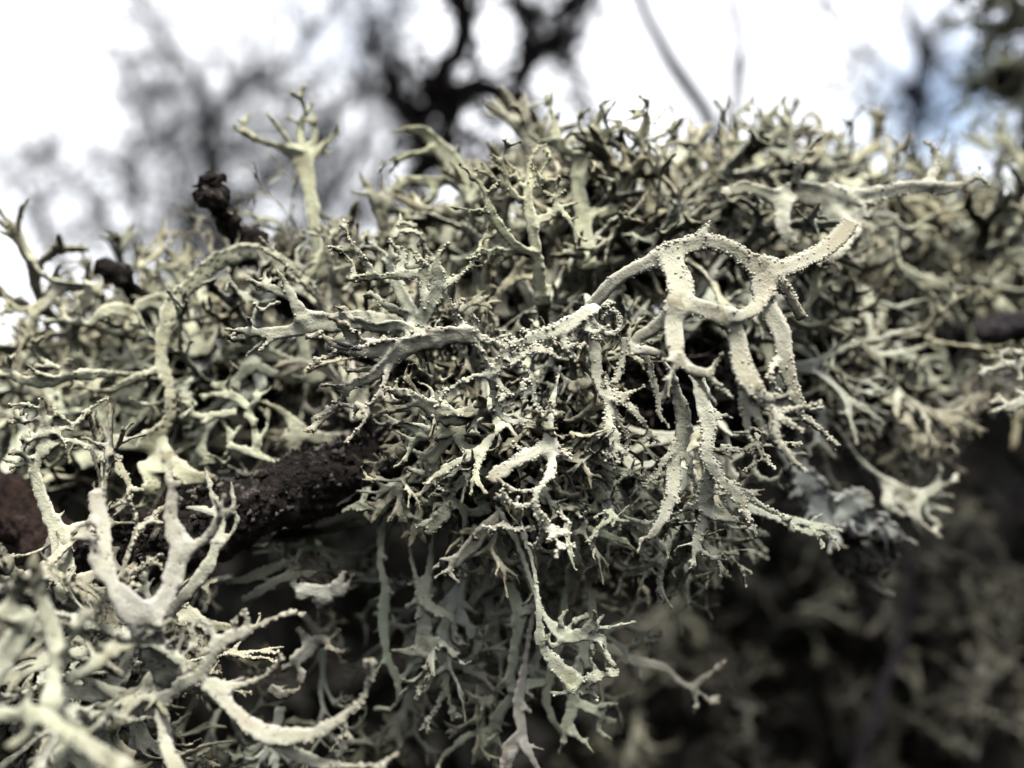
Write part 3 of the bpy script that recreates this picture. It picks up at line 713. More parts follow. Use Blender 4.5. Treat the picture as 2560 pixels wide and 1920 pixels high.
frond('blurred antler rising behind the thorny tips, two prongs', '3', 9.4, ['640,640,60 650,470,54 700,310,46 740,205,34 830,90,7', '560,560,46 545,330,30 530,225,17 510,130,5', '545,220,13 640,130,6', '720,280,20 690,170,12 650,130,5', '560,430,20 450,330,14'], 26, OLIVE, roll=.3, vox=.026)
frond('thick hooked frond bending to a drooping beak over the dark background', '2', 8.15, ['1000,750,56 900,610,60 810,490,64 720,395,56 640,340,44 550,322,30 450,330,9', '720,440,36 570,470,26 470,500,18 370,522,6', '500,500,14 450,580,6', '860,590,40 760,640,36 640,640,34 540,640,24 490,700,16','700,640,30 720,720,26 650,790,24 540,860,10', '520,650,18 470,600,6'], 27, OLIVE, roll=.35, vox=.021)
frond('palm of spiny fingers pointing away from the fly, under the speckled frond', '5', 6.7, [
 '1260,670,44 1130,740,56 1000,722,64 900,660,46 800,600,32 670,590,7 @-.15', '1010,690,40 1030,620,22 1025,540,6', '1030,700,34 1150,722,6', '810,610,20 720,650,14 660,640,6', '760,600,18 700,570,6','960,640,24 950,560,16 870,520,8', '880,650,22 780,670,20 700,700,6'], 28, (.96, .97, .9), crust=.2, roll=.45)
frond('slim forked frond trailing just above the bare bark', '5', 6.85, ['1170,740,40 1110,790,46 1000,840,42 880,842,32 760,790,18 620,730,6', '900,852,28 840,900,22 810,980,20 790,1032,7', '850,890,16 780,850,14 690,800,6', '960,840,24 900,790,16 760,770,6', '700,760,14 620,780,8 580,740,5'], 29, (.93, .96, .88), roll=.4)
frond('three-armed frond with snub tips hanging off the end of the bare bark', '5', 6.8, [
 '1110,800,40 1090,850,46 1010,930,42 960,990,42 890,970,22 850,938,7', '890,972,16 868,1030,6', '965,1000,34 970,1080,32 940,1160,32 900,1210,18 858,1230,6', '965,1130,18 1000,1192,6', '1110,840,38 1160,920,36 1235,948,36 1330,900,22 1350,850,6', '1280,930,20 1400,932,6', '1150,870,26 1140,770,7', '1000,1110,26 1080,1090,26 1130,1000,20 1100,960,8', '1130,1040,18 1190,1110,6', '900,1090,20 830,1060,8'], 30, (.95, .97, .9), crust=.2, roll=.45)
frond('webbed grey-green frond with big holes under the hanging fist', '5', 7.1, ['1300,1060,70 1270,1150,66 1260,1230,56 1310,1300,44 1200,1320,26 1060,1200,8', '1280,1180,46 1370,1200,30 1390,1150,10', '1080,1190,46 1055,1300,46 990,1400,46 930,1480,14', '1070,1260,40 1150,1330,30 1160,1520,8', '1080,1190,40 1180,1120,40 1270,1100,40', '980,1220,30 920,1290,20 870,1210,10'], 31, (.88, .93, .86), roll=.4, crust=.3)
frond('wrinkled tan strand lying aslant in the shade below the fist', '5', 6.9, ['1320,1410,36 1220,1520,46 1150,1590,42 1060,1660,26 1030,1700,10', '1120,1600,26 1160,1680,14', '1090,1630,24 1010,1640,9'], 32, (.95, .93, .9), crust=.6, roll=.5)
frond('slender dark green strand crossing below the fist towards the hanging bunch', '5', 7.0, ['1640,1240,22 1760,1290,26 1880,1310,24 2010,1330,26 2120,1370,22 2200,1400,10', '2000,1330,18 1975,1280,6', '1900,1420,20 2050,1480,26 2180,1530,14', '1880,1310,20 1920,1240,14 1880,1180,14 1810,1180,6', '2130,1380,16 2180,1330,6'], 33, (.85, .92, .8), roll=.4)
frond('hanging frond with a curled ring of small antlers below the shade line', '8', 7.0, [
 '900,60,16 1000,220,18 1060,390,17 1120,560,17 1180,660,24 1260,742,40 1360,762,42 1440,690,26 1462,610,6', '1430,700,22 1500,640,8', '1440,720,20 1590,692,6', '1390,760,26 1440,800,8', '1400,760,24 1490,770,24 1520,850,6', '1260,740,26 1245,660,18 1290,615,9', '1280,730,20 1330,660,7', '1300,770,26 1200,820,20 1170,760,8'], 34, (.95, .98, .93), roll=.3)
frond('pale broad-ended ribbon hanging to a clawed tip', '8', 6.9, ['1030,150,14 1080,330,16 1110,520,16 1118,680,22 1130,790,28 1200,900,34 1270,970,50 1330,1025,54 @-.15', '1320,1030,40 1390,1000,8', '1300,1050,34 1265,1105,7', '1340,1060,40 1420,1080,24 1450,1110,7', '1140,800,20 1170,760,6', '1430,1000,22 1445,940,6', '1380,1040,30 1450,1000,28 1540,985,6', '1280,1090,14 1180,1080,5'], 35, (1.02, 1.05, .98), roll=.25, crust=.2)
frond('long hanging strand splitting into stubby feet at the bottom', '8', 7.35, ['860,80,18 900,240,26 940,420,34 1010,620,46 990,750,33 968,880,30 950,1000,33 960,1080,28 880,1200,36 842,1300,38 830,1400,36 850,1500,10', '840,1330,32 770,1420,26 740,1510,7', '850,1360,26 800,1420,16 780,1470,6', '1020,620,30 1100,580,20', '840,1300,24 720,1340,24 600,1430,18 530,1520,8', '960,1070,20 1060,1040,26 1150,1030,24 1220,1000,12'], 36, (.92, .98, .9), roll=.3)
frond('twisted lilac ribbon with a torn end hanging at the bottom', '8', 7.3, ['1100,560,16 1060,800,20 1040,950,24 1020,1060,30 1005,1150,32 1010,1250,34 1025,1340,36 960,1420,44 915,1510,14', '960,1430,30 940,1540,18', '1030,1360,28 1080,1470,22 1130,1560,10'], 37, (1.0, .95, 1.0), roll=.5)
frond('forked foot-like frond hanging under the pale ribbon', '8', 7.5, ['1290,420,16 1260,640,20 1230,850,24 1190,1000,28 1160,1140,26 1200,1260,20 1270,1370,8', '1400,400,20 1430,620,26 1380,850,28 1340,1030,28 1330,1130,26 1310,1250,32 1290,1330,30 1285,1410,9', '1310,1300,26 1400,1385,7', '1320,1130,24 1440,1190,28 1520,1250,10', '1440,1190,22 1490,1150,8', '1470,1210,20 1470,1310,8','1320,1140,30 1300,1050,28'], 38, (.95, 1, .92), roll=.3)
frond('ragged crusty pair of ribbons hanging left of the long strand', '8', 7.5, ['330,60,14 370,230,16 400,400,16 420,480,22 470,590,34 560,640,28 612,690,16 600,790,10 655,812,5', '520,150,16 500,330,22 480,500,34 480,620,42 475,720,46 480,820,42 500,870,26', '520,780,36 570,900,32 592,1000,20 560,1120,18 480,1262,6', '500,860,26 380,860,22 260,850,8', '495,880,20 490,970,16 410,1052,6', '585,1000,18 620,1200,7'], 39, (.9, .92, .88), crust=.8, roll=.35)
frond('plain narrow ribbon dangling farther left in the shade', '8', 7.6, ['260,0,16 220,170,22 210,330,26 235,500,28 230,700,34 250,880,28 300,1020,28 315,1120,18 250,1180,6', '300,1030,18 400,930,22 450,880,12'], 40, (.85, .92, .85), roll=.4)
frond('flat crinkled frond in the dark below the bare bark', '7', 7.5, ['1300,450,14 1420,430,26 1500,400,34 1600,370,30 1650,350,10', '1400,560,22 1500,500,26 1600,440,28 1700,410,26 1770,410,10', '1660,420,20 1700,340,14 1730,290,5', '1500,410,20 1560,450,20'], 41, (.88, .88, .82), roll=.3, crust=.4)
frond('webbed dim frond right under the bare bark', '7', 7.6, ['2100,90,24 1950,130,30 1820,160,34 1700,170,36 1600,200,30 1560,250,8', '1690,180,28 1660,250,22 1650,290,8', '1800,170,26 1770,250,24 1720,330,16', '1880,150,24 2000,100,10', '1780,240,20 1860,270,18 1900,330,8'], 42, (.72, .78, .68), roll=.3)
frond('pale strip of lichen sprouting over the far side of the bare bark', '5', 7.9, ['460,880,60 330,880,56 200,850,54 100,780,44 20,700,30 -80,640,14', '330,870,46 420,930,40 440,990,30', '100,780,34 40,880,44 0,960,50', '140,840,40 80,950,30'], 43, (1, 1, .88), roll=.25, vox=.022, spurs=.2)
frond('smooth forked stem joining the tuft behind the bare bark', '4', 8.0, ['1980,380,46 1960,330,50 1850,280,46 1700,220,44 1580,190,40 1460,190,30', '1960,340,40 1920,200,36 1910,60,36 1900,-60,40', '1980,370,40 2080,330,20 2090,270,14 2030,290,10', '1960,360,40 1840,380,40 1700,330,40 1580,300,40 1450,400,40 1340,420,36'], 44, (.98, 1, .88), roll=.3, vox=.022)
frond('crown of crisp little cups and prongs behind the bare bark', '4', 7.6, ['1640,860,30 1560,830,24 1460,800,22 1420,860,18 1400,880,8', '1450,800,20 1440,700,20 1400,640,10', '1460,740,16 1520,660,10', '1620,850,26 1600,700,26 1560,560,26 1480,500,30 1380,480,20 1260,490,8', '1480,500,24 1430,420,16 1480,280,6', '1560,560,24 1620,500,20 1600,450,8', '1620,780,24 1680,660,14 1690,590,7', '1480,580,30 1340,600,26 1240,600,22 1130,550,8', '1220,600,18 1190,530,8', '1340,600,22 1290,650,8', '1540,600,26 1600,640,26'], 45, (1.0, 1.03, .9), roll=.5, vox=.019, wscale=.85)
frond('blurred drooping frond of thin tips at the outer end of the tuft', '4', 7.4, ['560,340,30 440,350,26 300,380,44 150,370,36 60,340,26 -30,330,14', '100,350,20 65,290,16 60,250,8', '400,350,22 420,300,14', '440,330,24 330,280,18 230,220,12 200,170,5', '330,300,16 220,290,6'], 46, (1, 1, .9), roll=.4, vox=.02)
frond('wispy flat frond pointing outward under the sky at the tuft edge', '1', 8.2, ['860,1600,34 700,1590,24 560,1540,22 430,1520,22 300,1515,14 180,1495,5', '430,1510,16 380,1440,10 370,1390,5', '560,1540,24 640,1460,36 760,1430,44 840,1460,30', '840,1470,40 870,1540,26 760,1600,18', '500,1530,18 500,1420,14 490,1340,6', '340,1510,10 270,1530,5', '860,1420,40 1000,1380,46 1080,1400,40'], 47, (1, 1, .88), roll=.4, vox=.022)
# ================================================================== grey leafy lichens on the branch
frond('ruffled blue-grey leafy lichen under the open hand frond', '9', 8.3, [
 '820,180,60 880,300,66 960,380,70 1080,380,72 1180,440,56 1270,470,30', '900,310,60 940,410,44 980,520,22', '1060,350,70 1100,310,50 1170,300,26', '1100,420,60 1080,470,40 1120,480,24', '1200,440,44 1300,470,24 1330,490,12', '860,250,56 800,120,44', '880,330,40 870,420,26', '1180,430,40 1230,500,18'],
 60, (1.0, .93, .92), mat='grey', name='leafy_lichen', roll=.8, th=.015, k=.12, vox=.016, chan=-.8, rough=.02, spurs=2.5)
frond('dark curled leafy lichen hanging below the blue-grey one', '9', 8.5, [
 '1010,480,60 1060,600,66 1130,680,60 1180,730,40 1240,770,16', '1120,520,60 1200,590,46 1220,640,20', '1090,600,50 1160,650,40', '1200,500,50 1270,600,40 1260,680,16'],
 61, (.3, .26, .25), mat='grey', name='leafy_lichen', roll=.8, th=.018, k=.12, vox=.018, chan=-.8, rough=.012, spurs=1.0)
frond('rust-brown withered leafy scrap in the shade under the bark', '7', 7.3, ['1700,900,40 1800,820,44 1860,780,36 1900,840,18', '1740,960,34 1720,1020,20', '1780,830,30 1760,760,24', '1560,1060,40 1620,1100,34 1680,1060,14'], 62, (.9, .78, .7), mat='grey', name='leafy_lichen', roll=.7, th=.024, k=.14, vox=.022, chan=-.4, rough=.012)
frond('torn pale leafy scrap with a folded edge in the shade', '7', 7.25, ['1760,500,30 1850,520,44 1930,500,40 1990,490,14', '1840,530,40 1840,600,16', '1940,490,26 1960,440,12', '1760,510,26 1700,540,14'], 63, (1.25, 1.1, 1.0), mat='grey', name='leafy_lichen', roll=.5, th=.024, k=.14, vox=.022, chan=-.4, rough=.012)

# ================================================================== the many fronds of the tuft
PROTO = []
def proto(seed, crust=0, vox=.020, **kw):
    st = grow_tuft(seed, **kw)
    me, gm = frond_mesh('lichen_frond', st, vox, .007, .11, seed, crust)
    me.materials.append(M['lichen'])
    if gm: gm.materials.append(M['soredia'])
    ht = me_height(me)
    PROTO.append((me, gm, ht)); return len(PROTO) - 1
def me_height(me):
    a = np.empty(len(me.vertices) * 3, np.float32); me.vertices.foreach_get('co', a); return float(a.reshape(-1, 3)[:, 2].max())
ANTLER = [proto(100 + i, w0=.10, l0=.68, levels=3, spread=.6, curl=.5, shrink=.82) for i in range(4)] + [proto(110 + i, w0=.075, l0=.6, levels=4, stems=2, spread=.6, curl=.55, shrink=.84) for i in range(3)]
BUSHY = [proto(120 + i, stems=2, w0=.07, l0=.52, levels=5, spread=.6, curl=.7, shrink=.78, side=.7) for i in range(4)]
HANG = [proto(140 + i, fan=.35, w0=.075, l0=.95, levels=3, spread=.42, curl=.5, lshrink=.62, crust=.3) for i in range(3)]
MEALY = [proto(160 + i, stems=2, crust=.9, w0=.075, l0=.6, levels=4, spread=.6, curl=.8, side=.8) for i in range(3)]
LACE = [proto(150 + i, stems=2, fan=.7, w0=.07, l0=.46, levels=4, spread=.72, curl=.35, shrink=.88, lshrink=.82, plane=.5, side=.5) for i in range(4)]
FINE = [proto(180 + i, stems=2, w0=.055, l0=.6, levels=4, spread=.55, curl=.6, shrink=.76, vox=.018) for i in range(3)]

def frond_copy(pi, mat4, color, label, group, name='lichen_frond', cat='lichen'):
    me, gm, ht = PROTO[pi]
    o = bpy.data.objects.new(name, me); COL.objects.link(o); o.matrix_world = mat4
    o.color = (*color, 1); tag(o, label, cat, group)
    if gm:
        c = bpy.data.objects.new('soredia_grains', gm); COL.objects.link(c); c.parent = o
        c.color = (*color, 1); tag(c, kind='stuff')
    return o

AXIS = catmull(BP, .2)
def fill(n, box, depth, kinds, label, group, seed, size=(.8, 1.15), jit=.5, bias=(0, 0, 0), tint=(1, 1, .92), pull=1.0, avoid=(), poly=None):
    """n fronds whose middles lie in a zone of the tuft; each grows away from the branch."""
    rng = np.random.RandomState(seed); c = 0; tries = 0
    while c < n and tries < n * 40:
        tries += 1
        px, py = rng.uniform(box[0], box[2]), rng.uniform(box[1], box[3]); Y = rng.uniform(*depth)
        if callable(poly) and not poly(px, py): continue
        if any(a[0] < px < a[2] and a[1] < py < a[3] for a in avoid): continue
        mid = at(px, py, Y)
        ax = AXIS[np.argmin(((AXIS - mid) ** 2).sum(1))]
        d = unit(unit(mid - ax) * pull + np.array(bias) + rng.normal(0, jit, 3))
        pi = kinds[rng.randint(len(kinds))]; s = rng.uniform(*size)
        root = mid - d * PROTO[pi][2] * s * .5
        tp = mid + d * PROTO[pi][2] * s * .55
        if tp[1] < 4: continue
        if 960 - tp[2] / tp[1] * 1280 / TAN < np.interp(1280 + tp[0] / tp[1] * 1280 / TAN, *SKYLINE): continue
        m4 = place_matrix(root, d, rng.choice([0, math.pi]) + rng.uniform(-.6, .6), s)
        g = rng.uniform(.78, 1.14); w = rng.uniform(-.06, .06)
        frond_copy(pi, m4, (tint[0] * g * (1 + w), tint[1] * g, tint[2] * g * (1 - w)), label, group)
        c += 1

BARE = (380, 1060, 1010, 1400)
ARCH = (1540, 620, 2010, 1080)
SKYLINE = ([0, 200, 330, 480, 620, 800, 900, 1000, 1100, 1250, 1400, 1550, 1650, 1750, 1950, 2200, 2350, 2560],
           [790, 720, 670, 600, 520, 540, 530, 450, 380, 310, 260, 280, 260, 250, 250, 310, 370, 430])
fill(36, (820, 440, 1760, 860), (8.2, 9.6), ANTLER + LACE, 'pale green lichen frond packed into the upper tuft behind the tree-like frond', 'fronds of the upper tuft', 201, bias=(0, 0, .6), size=(.9, 1.2), jit=.35, avoid=((1540, 560, 2010, 1000),), tint=(1.14, 1.13, 1.0))
fill(56, (0, 740, 640, 1200), (8.4, 9.6), ANTLER + LACE, 'soft grey-green lichen frond in the outer tuft behind the bare strap', 'fronds of the outer tuft by the reddish bark', 202, bias=(-.2, 0, .3), size=(.6, .9), avoid=(BARE,), tint=(1.1, 1.1, .95))
fill(9, (380, 740, 950, 960), (8.0, 9.0), ANTLER + HANG, 'smooth pale lichen frond behind the bare bark, below the thick arch', 'fronds behind the bare bark', 203, bias=(0, 0, .4), size=(.6, .9))
fill(46, (1900, 420, 2650, 840), (9.4, 12), ANTLER + BUSHY + HANG, 'blurred yellowish lichen frond in the receding tuft above the grey twig', 'fronds of the receding tuft', 204, bias=(.7, .2, .2), jit=.6, tint=(1.1, 1.09, .94))
fill(20, (1560, 420, 2150, 620), (9.0, 10.8), ANTLER + LACE, 'blurred upright lichen frond behind the long pointed arm', 'fronds behind the pointed arm', 205, bias=(.1, .2, .8), size=(.75, .95), tint=(1.14, 1.13, 1.0))
fill(22, (1000, 960, 1850, 1300), (7.0, 7.6), LACE + LACE + HANG, 'small crisp lichen frond in the thicket under the arched frond', 'fronds of the thicket under the arch', 206, bias=(.1, -.3, -.8), jit=.4, size=(.6, .85), tint=(.97, .98, .90))
fill(9, (1020, 760, 1480, 1000), (7.2, 7.7), LACE, 'little curled lichen frond around the mealy white knot', 'fronds around the mealy knot', 207, bias=(-.2, -.5, -.1), jit=.6, size=(.5, .7), tint=(.98, 1, .93))
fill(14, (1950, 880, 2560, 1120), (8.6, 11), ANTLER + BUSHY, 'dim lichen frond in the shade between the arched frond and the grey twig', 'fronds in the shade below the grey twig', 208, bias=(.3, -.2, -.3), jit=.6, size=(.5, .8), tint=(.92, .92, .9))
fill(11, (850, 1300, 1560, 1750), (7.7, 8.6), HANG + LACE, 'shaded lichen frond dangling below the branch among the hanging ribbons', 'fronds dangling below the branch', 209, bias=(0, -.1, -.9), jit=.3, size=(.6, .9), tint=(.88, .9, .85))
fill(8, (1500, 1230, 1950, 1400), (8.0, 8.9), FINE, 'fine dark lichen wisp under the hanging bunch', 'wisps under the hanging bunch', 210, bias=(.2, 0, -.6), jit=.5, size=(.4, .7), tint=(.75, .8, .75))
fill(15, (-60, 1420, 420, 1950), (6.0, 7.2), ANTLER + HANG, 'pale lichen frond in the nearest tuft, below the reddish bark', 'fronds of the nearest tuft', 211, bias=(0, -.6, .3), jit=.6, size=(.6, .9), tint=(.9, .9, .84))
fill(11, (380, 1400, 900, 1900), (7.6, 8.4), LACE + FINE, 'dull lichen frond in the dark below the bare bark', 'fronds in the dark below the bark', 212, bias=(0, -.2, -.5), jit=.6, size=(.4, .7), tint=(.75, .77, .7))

fill(8, (1900, 760, 2300, 960), (8.2, 9.4), ANTLER + HANG, 'strappy lichen frond covering the branch before the grey twig', 'fronds before the grey twig', 213, bias=(0, -.2, -.5), jit=.5, size=(.5, .8), tint=(.95, .97, .88))

fill(26, (1380, 560, 2020, 940), (8.2, 9.4), ANTLER, 'flat lichen frond glimpsed behind the ring openings of the arched frond', 'fronds behind the ring openings', 214, bias=(0, .1, -.1), jit=.6, size=(.6, .9), tint=(.95, .95, .88))
fill(9, (540, 520, 780, 720), (8.9, 9.7), BUSHY + FINE, 'pale blurred lichen frond standing behind the stalk of the palm-shaped one', 'fronds behind the palm-shaped frond', 215, bias=(0, .1, .6), jit=.4, size=(.5, .75), tint=(1.05, 1.05, 1.0))
LOW = []
for i in range(3):
    st = grow(190 + i, w0=.11, l0=.7, levels=3, spread=.6, curl=.6, shrink=.82); V_, Q_ = skin(st, .05, .1); LOW.append((V_, Q_))
def far_fronds(n, box, depth, seed, bias, tint):
    rng = np.random.RandomState(seed); V = []; F = []; k = 0; c = 0
    while c < n:
        mid = at(rng.uniform(box[0], box[2]), rng.uniform(box[1], box[3]), rng.uniform(*depth)); d = unit(unit(mid - AXIS[np.argmin(((AXIS - mid) ** 2).sum(1))]) + np.array(bias) + rng.normal(0, .6, 3))
        tp = mid + d * 1.3
        if 960 - tp[2] / tp[1] * 1280 / TAN < np.interp(1280 + tp[0] / tp[1] * 1280 / TAN, *SKYLINE): continue
        v, q = LOW[c % 3]; m = np.array(place_matrix(mid - d * 1.2, d, rng.uniform(-3, 3), rng.uniform(.8, 1.1)))
        V.append(v @ m[:3, :3].T + m[:3, 3]); F.append(q + k); k += len(v); c += 1
    me = mesh_np('far_fronds', np.vstack(V), np.vstack(F)); o = link('far_fronds', me, M['lichen']); o.color = (*tint, 1)
    tag(o, 'farthest blurred mass of yellowish lichen on the receding branch', 'lichen', kind='stuff')
far_fronds(60, (1950, 430, 2750, 860), (11.5, 16), 261, (.6, .2, .2), (1, 1, .88))

# ================================================================== the fly
def fly():
    ob = next(x for x in COL.objects if x.get('label', '').startswith('speckled antler'))
    ray = Vector(at(872, 868, 1.0)).normalized()
    hit, loc, nor, _ = ob.ray_cast(-ob.location, ray)
    root_p = (loc + ob.location - ray * .05) if hit else Vector(at(872, 868, 6.45))
    o = empty('fly', root_p); tag(o, 'tiny dark fly with folded wings resting on the speckled antler frond', 'fly')
    dark = NT('fly_black'); dark.b.inputs['Base Color'].default_value = (.012, .011, .012, 1); dark.b.inputs['Roughness'].default_value = .4
    wing = NT('fly_wing'); wing.b.inputs['Base Color'].default_value = (.02, .018, .018, 1); wing.b.inputs['Roughness'].default_value = .5
    X = Vector((1, 0, -.18)).normalized()      # towards the head
    Zd = Vector((.1, -1, .35)); Zd = (Zd - X * Zd.dot(X)).normalized(); Yd = Zd.cross(X)      # its back is turned to the light
    R = Matrix((X, Yd, Zd)).transposed().to_4x4() @ Matrix.Scale(1.15, 4)
    v, f = ico()
    def blob(parts):
        V = []; F = []; n = 0
        for c, r in parts:
            for _ in (0,):
                V.append(v * np.array(r) + np.array(c)); F.append(f + n); n += 12
        return np.vstack(V), np.vstack(F)
    def add(name, V, F, m):
        me = mesh_np(name, V, F); me.transform(R); ob = bpy.data.objects.new(name, me); me.materials.append(m.m)
        COL.objects.link(ob); ob.parent = o; return ob
    prof = [(-.085, .004), (-.07, .012), (-.03, .016), (.0, .015), (.015, .017), (.035, .02), (.052, .014), (.058, .009), (.066, .013), (.078, .012), (.085, .004)]
    P = np.array([(x, 0, -.004 * (x < 0)) for x, r in prof]); V, F = tube_np(P, [r for x, r in prof], 10)
    add('body', V, F, dark)
    for s in (-1, 1):
        k = 9; t = np.linspace(0, 1, k); w = .022 * np.sin(np.clip(t * 1.05, 0, 1) ** .7 * math.pi) + .002
        c = np.column_stack([.03 - t * .15, s * (.008 + .012 * t), .02 + .002 * s - .006 * t])
        V = np.vstack([c + np.outer(w, [0, 1, 0]), c - np.outer(w, [0, 1, 0]), c + np.outer(w, [0, 1, 0]) + [0, 0, .002], c - np.outer(w, [0, 1, 0]) + [0, 0, .002]])
        F = []
        for i in range(k - 1):
            F += [(i, i + 1, k + i + 1, k + i), (2 * k + i, 3 * k + i, 3 * k + i + 1, 2 * k + i + 1), (i, 2 * k + i, 2 * k + i + 1, i + 1), (k + i, k + i + 1, 3 * k + i + 1, 3 * k + i)]
        add('wing', V, np.array(F), wing)
        for q, x in enumerate((.045, .025, .005)):
            a = np.array([(x, s * .012, -.005), (x + (.02 - .02 * q), s * .045, .008), (x + (.035 - .035 * q), s * .075, -.03), (x + (.045 - .045 * q), s * .085, -.032)])
            V, F = tube_np(a, [.0035, .003, .0025, .002], 5); add('leg', V, F, dark)
        V, F = tube_np(np.array([(.08, s * .004, .004), (.1, s * .012, .012), (.125, s * .02, .01)]), [.002, .002, .0015], 4); add('antenna', V, F, dark)
fly()
# ================================================================== trees and undergrowth behind
def twiggy(W, p, d, l, r, lev, rng, up=.12, n=3, sides=5, gnarl=.25):
    k = 5; X = [np.array(p)]; dd = np.array(d)
    for i in range(k):
        dd = unit(dd + rng.normal(0, gnarl, 3) + np.array([0, 0, up])); X.append(X[-1] + dd * l / k)
    W.tube(np.array(X), np.linspace(r, r * .55, k + 1), sides)
    if lev:
        for q in range(n):
            i = rng.randint(1, k + 1); a = unit(rng.normal(0, 1, 3) * .9 + dd * .7)
            twiggy(W, X[i], a, l * rng.uniform(.5, .8), r * .5, lev - 1, rng, up, n, max(3, sides - 1), gnarl)

def bare_tree(label, limbs, twigs, seed, mat='farbark', cat='tree', name='bare_tree', group=None):
    """limbs: rows of (px, py, distance, half-width px) - real limbs; twigs grow from them."""
    rng = np.random.RandomState(seed)
    P0 = at(*limbs[0][0][:3])
    o = empty(name, tuple(P0)); tag(o, label, cat, group)
    T = Wood(); Wt = Wood()
    for i, L_ in enumerate(limbs):
        Wd = Wood()
        P = np.array([[*at(a, b, c), d * c * TAN / 1280] for a, b, c, d in L_])
        Y = P[0][1]
        R = catmull(P, Y * .03); R[:, :3] += (np.cumsum(rng.normal(0, Y * .0008, (len(R), 3)), 0) + rng.normal(0, Y * .0022, (len(R), 3)))
        Wd.tube(R[:, :3], np.maximum(R[:, 3], .001 * Y) * (1 + .4 * (vnoise(R[:, :3] * 12 / Y + seed) - .5)), 8)
        link('trunk' if i == 0 else 'limb', Wd.mesh('limb'), M[mat], o)
        for q in range(int(twigs[0] * len(R))):
            j = rng.randint(len(R)); d = unit(rng.normal(0, 1, 3) * np.array([1, .8, 1]) + unit(R[min(j + 1, len(R) - 1), :3] - R[j - 1, :3]) * .4)
            twiggy(Wt, R[j, :3], d, twigs[1] * Y * rng.uniform(.6, 1.3), twigs[2] * Y, twigs[3], rng, twigs[4], twigs[5], 4, twigs[6] if len(twigs) > 6 else .25)
    if Wt.n: tag(link('twigs', Wt.mesh('twigs'), M[mat], o), kind='stuff')
    return o

# the dark branch with knots close behind the tuft
bare_tree('black knotted branches crossing behind the tall thorny frond', [
  [(1500, 900, 28, 38), (1480, 640, 28, 40), (1400, 440, 28, 36), (1330, 310, 28, 34), (1225, 225, 27, 28), (1090, 250, 26, 30), (1110, 170, 26, 25), (1160, 80, 26, 25), (1120, -60, 26, 23)],
  [(1090, 250, 26, 26), (1130, 340, 26, 28), (1040, 440, 26, 28), (1060, 560, 26, 25), (1120, 700, 26, 25)], [(960, 140, 27, 11), (985, 250, 27, 19), (1040, 330, 27, 23), (1100, 420, 26, 25), (1240, 480, 27, 25)],
  [(1330, 310, 28, 26), (1300, 200, 29, 20), (1320, 90, 29, 20), (1290, -40, 30, 17)], [(1310, 190, 29, 17), (1380, 90, 30, 15), (1450, -40, 31, 12)], [(1400, 440, 28, 23), (1290, 420, 27, 19), (1180, 340, 27, 15)]],
  (2.6, .045, .004, 2, .0, 3, .5), 301, 'blackbark', 'branch', 'knotted_branch')
bare_tree('hazy grey tree with a dark crooked stem behind the palm-shaped frond', [
  [(600, 1000, 150, 16), (560, 640, 150, 14), (545, 420, 150, 16), (540, 280, 150, 18), (500, 180, 150, 9), (400, 60, 150, 7), (350, -40, 150, 5)], [(545, 300, 150, 12), (640, 200, 152, 8), (740, 130, 154, 7), (790, 40, 155, 5)], [(560, 560, 150, 10), (680, 420, 150, 9), (800, 330, 150, 8), (900, 200, 150, 7), (930, 60, 150, 6)], [(560, 600, 150, 9), (430, 420, 150, 8), (350, 240, 150, 6), (290, 110, 150, 5)], [(580, 800, 150, 12), (720, 600, 150, 10), (860, 480, 150, 10), (930, 330, 150, 8)]],
  (3.0, .075, .0019, 3, .1, 3), 302)
bare_tree('low hazy shrub of thin grey twigs beyond the dead shoots', [
  [(420, 900, 120, 14), (330, 640, 120, 12), (270, 560, 120, 10), (200, 470, 120, 7), (130, 380, 120, 5)], [(260, 900, 120, 12), (150, 640, 120, 12), (90, 500, 120, 9), (20, 420, 120, 6)], [(330, 640, 120, 9), (340, 480, 120, 7), (330, 390, 120, 5)], [(480, 900, 120, 12), (470, 680, 120, 14), (460, 540, 120, 12), (470, 440, 120, 8)]],
  (2.6, .06, .0020, 3, .1, 3), 303, cat='shrub', name='bare_shrub')
bare_tree('slim leaning trunk against the white sky above the receding tuft', [[(1900, 800, 260, 26), (1760, 290, 260, 23), (1700, 190, 260, 22), (1640, 90, 260, 21), (1580, -60, 260, 20)]], (.1, .02, .0008, 1, .1, 2), 304)
bare_tree('faint forked sapling beside the slim leaning trunk', [[(1800, 800, 340, 14), (1830, 250, 340, 12), (1850, 90, 340, 15), (1830, -60, 340, 16)], [(1850, 100, 340, 10), (1870, 220, 340, 8), (1880, 300, 340, 6)]], (.3, .03, .0008, 1, .1, 2), 305)
bare_tree('dark trunk hung with hazy twigs before the blue gap in the clouds', [[(2260, 800, 130, 20), (2270, 300, 130, 18), (2295, 190, 130, 19), (2265, 80, 130, 14), (2250, -60, 130, 10)], [(2280, 250, 130, 10), (2180, 160, 130, 8), (2090, 70, 130, 6)], [(2270, 290, 130, 10), (2160, 270, 130, 8), (2060, 200, 130, 6)], [(2290, 180, 130, 8), (2350, 60, 130, 7), (2400, -40, 130, 5)], [(2270, 330, 130, 8), (2400, 260, 130, 6), (2520, 180, 130, 5)]],
  (1.0, .05, .0028, 2, .1, 3), 306)
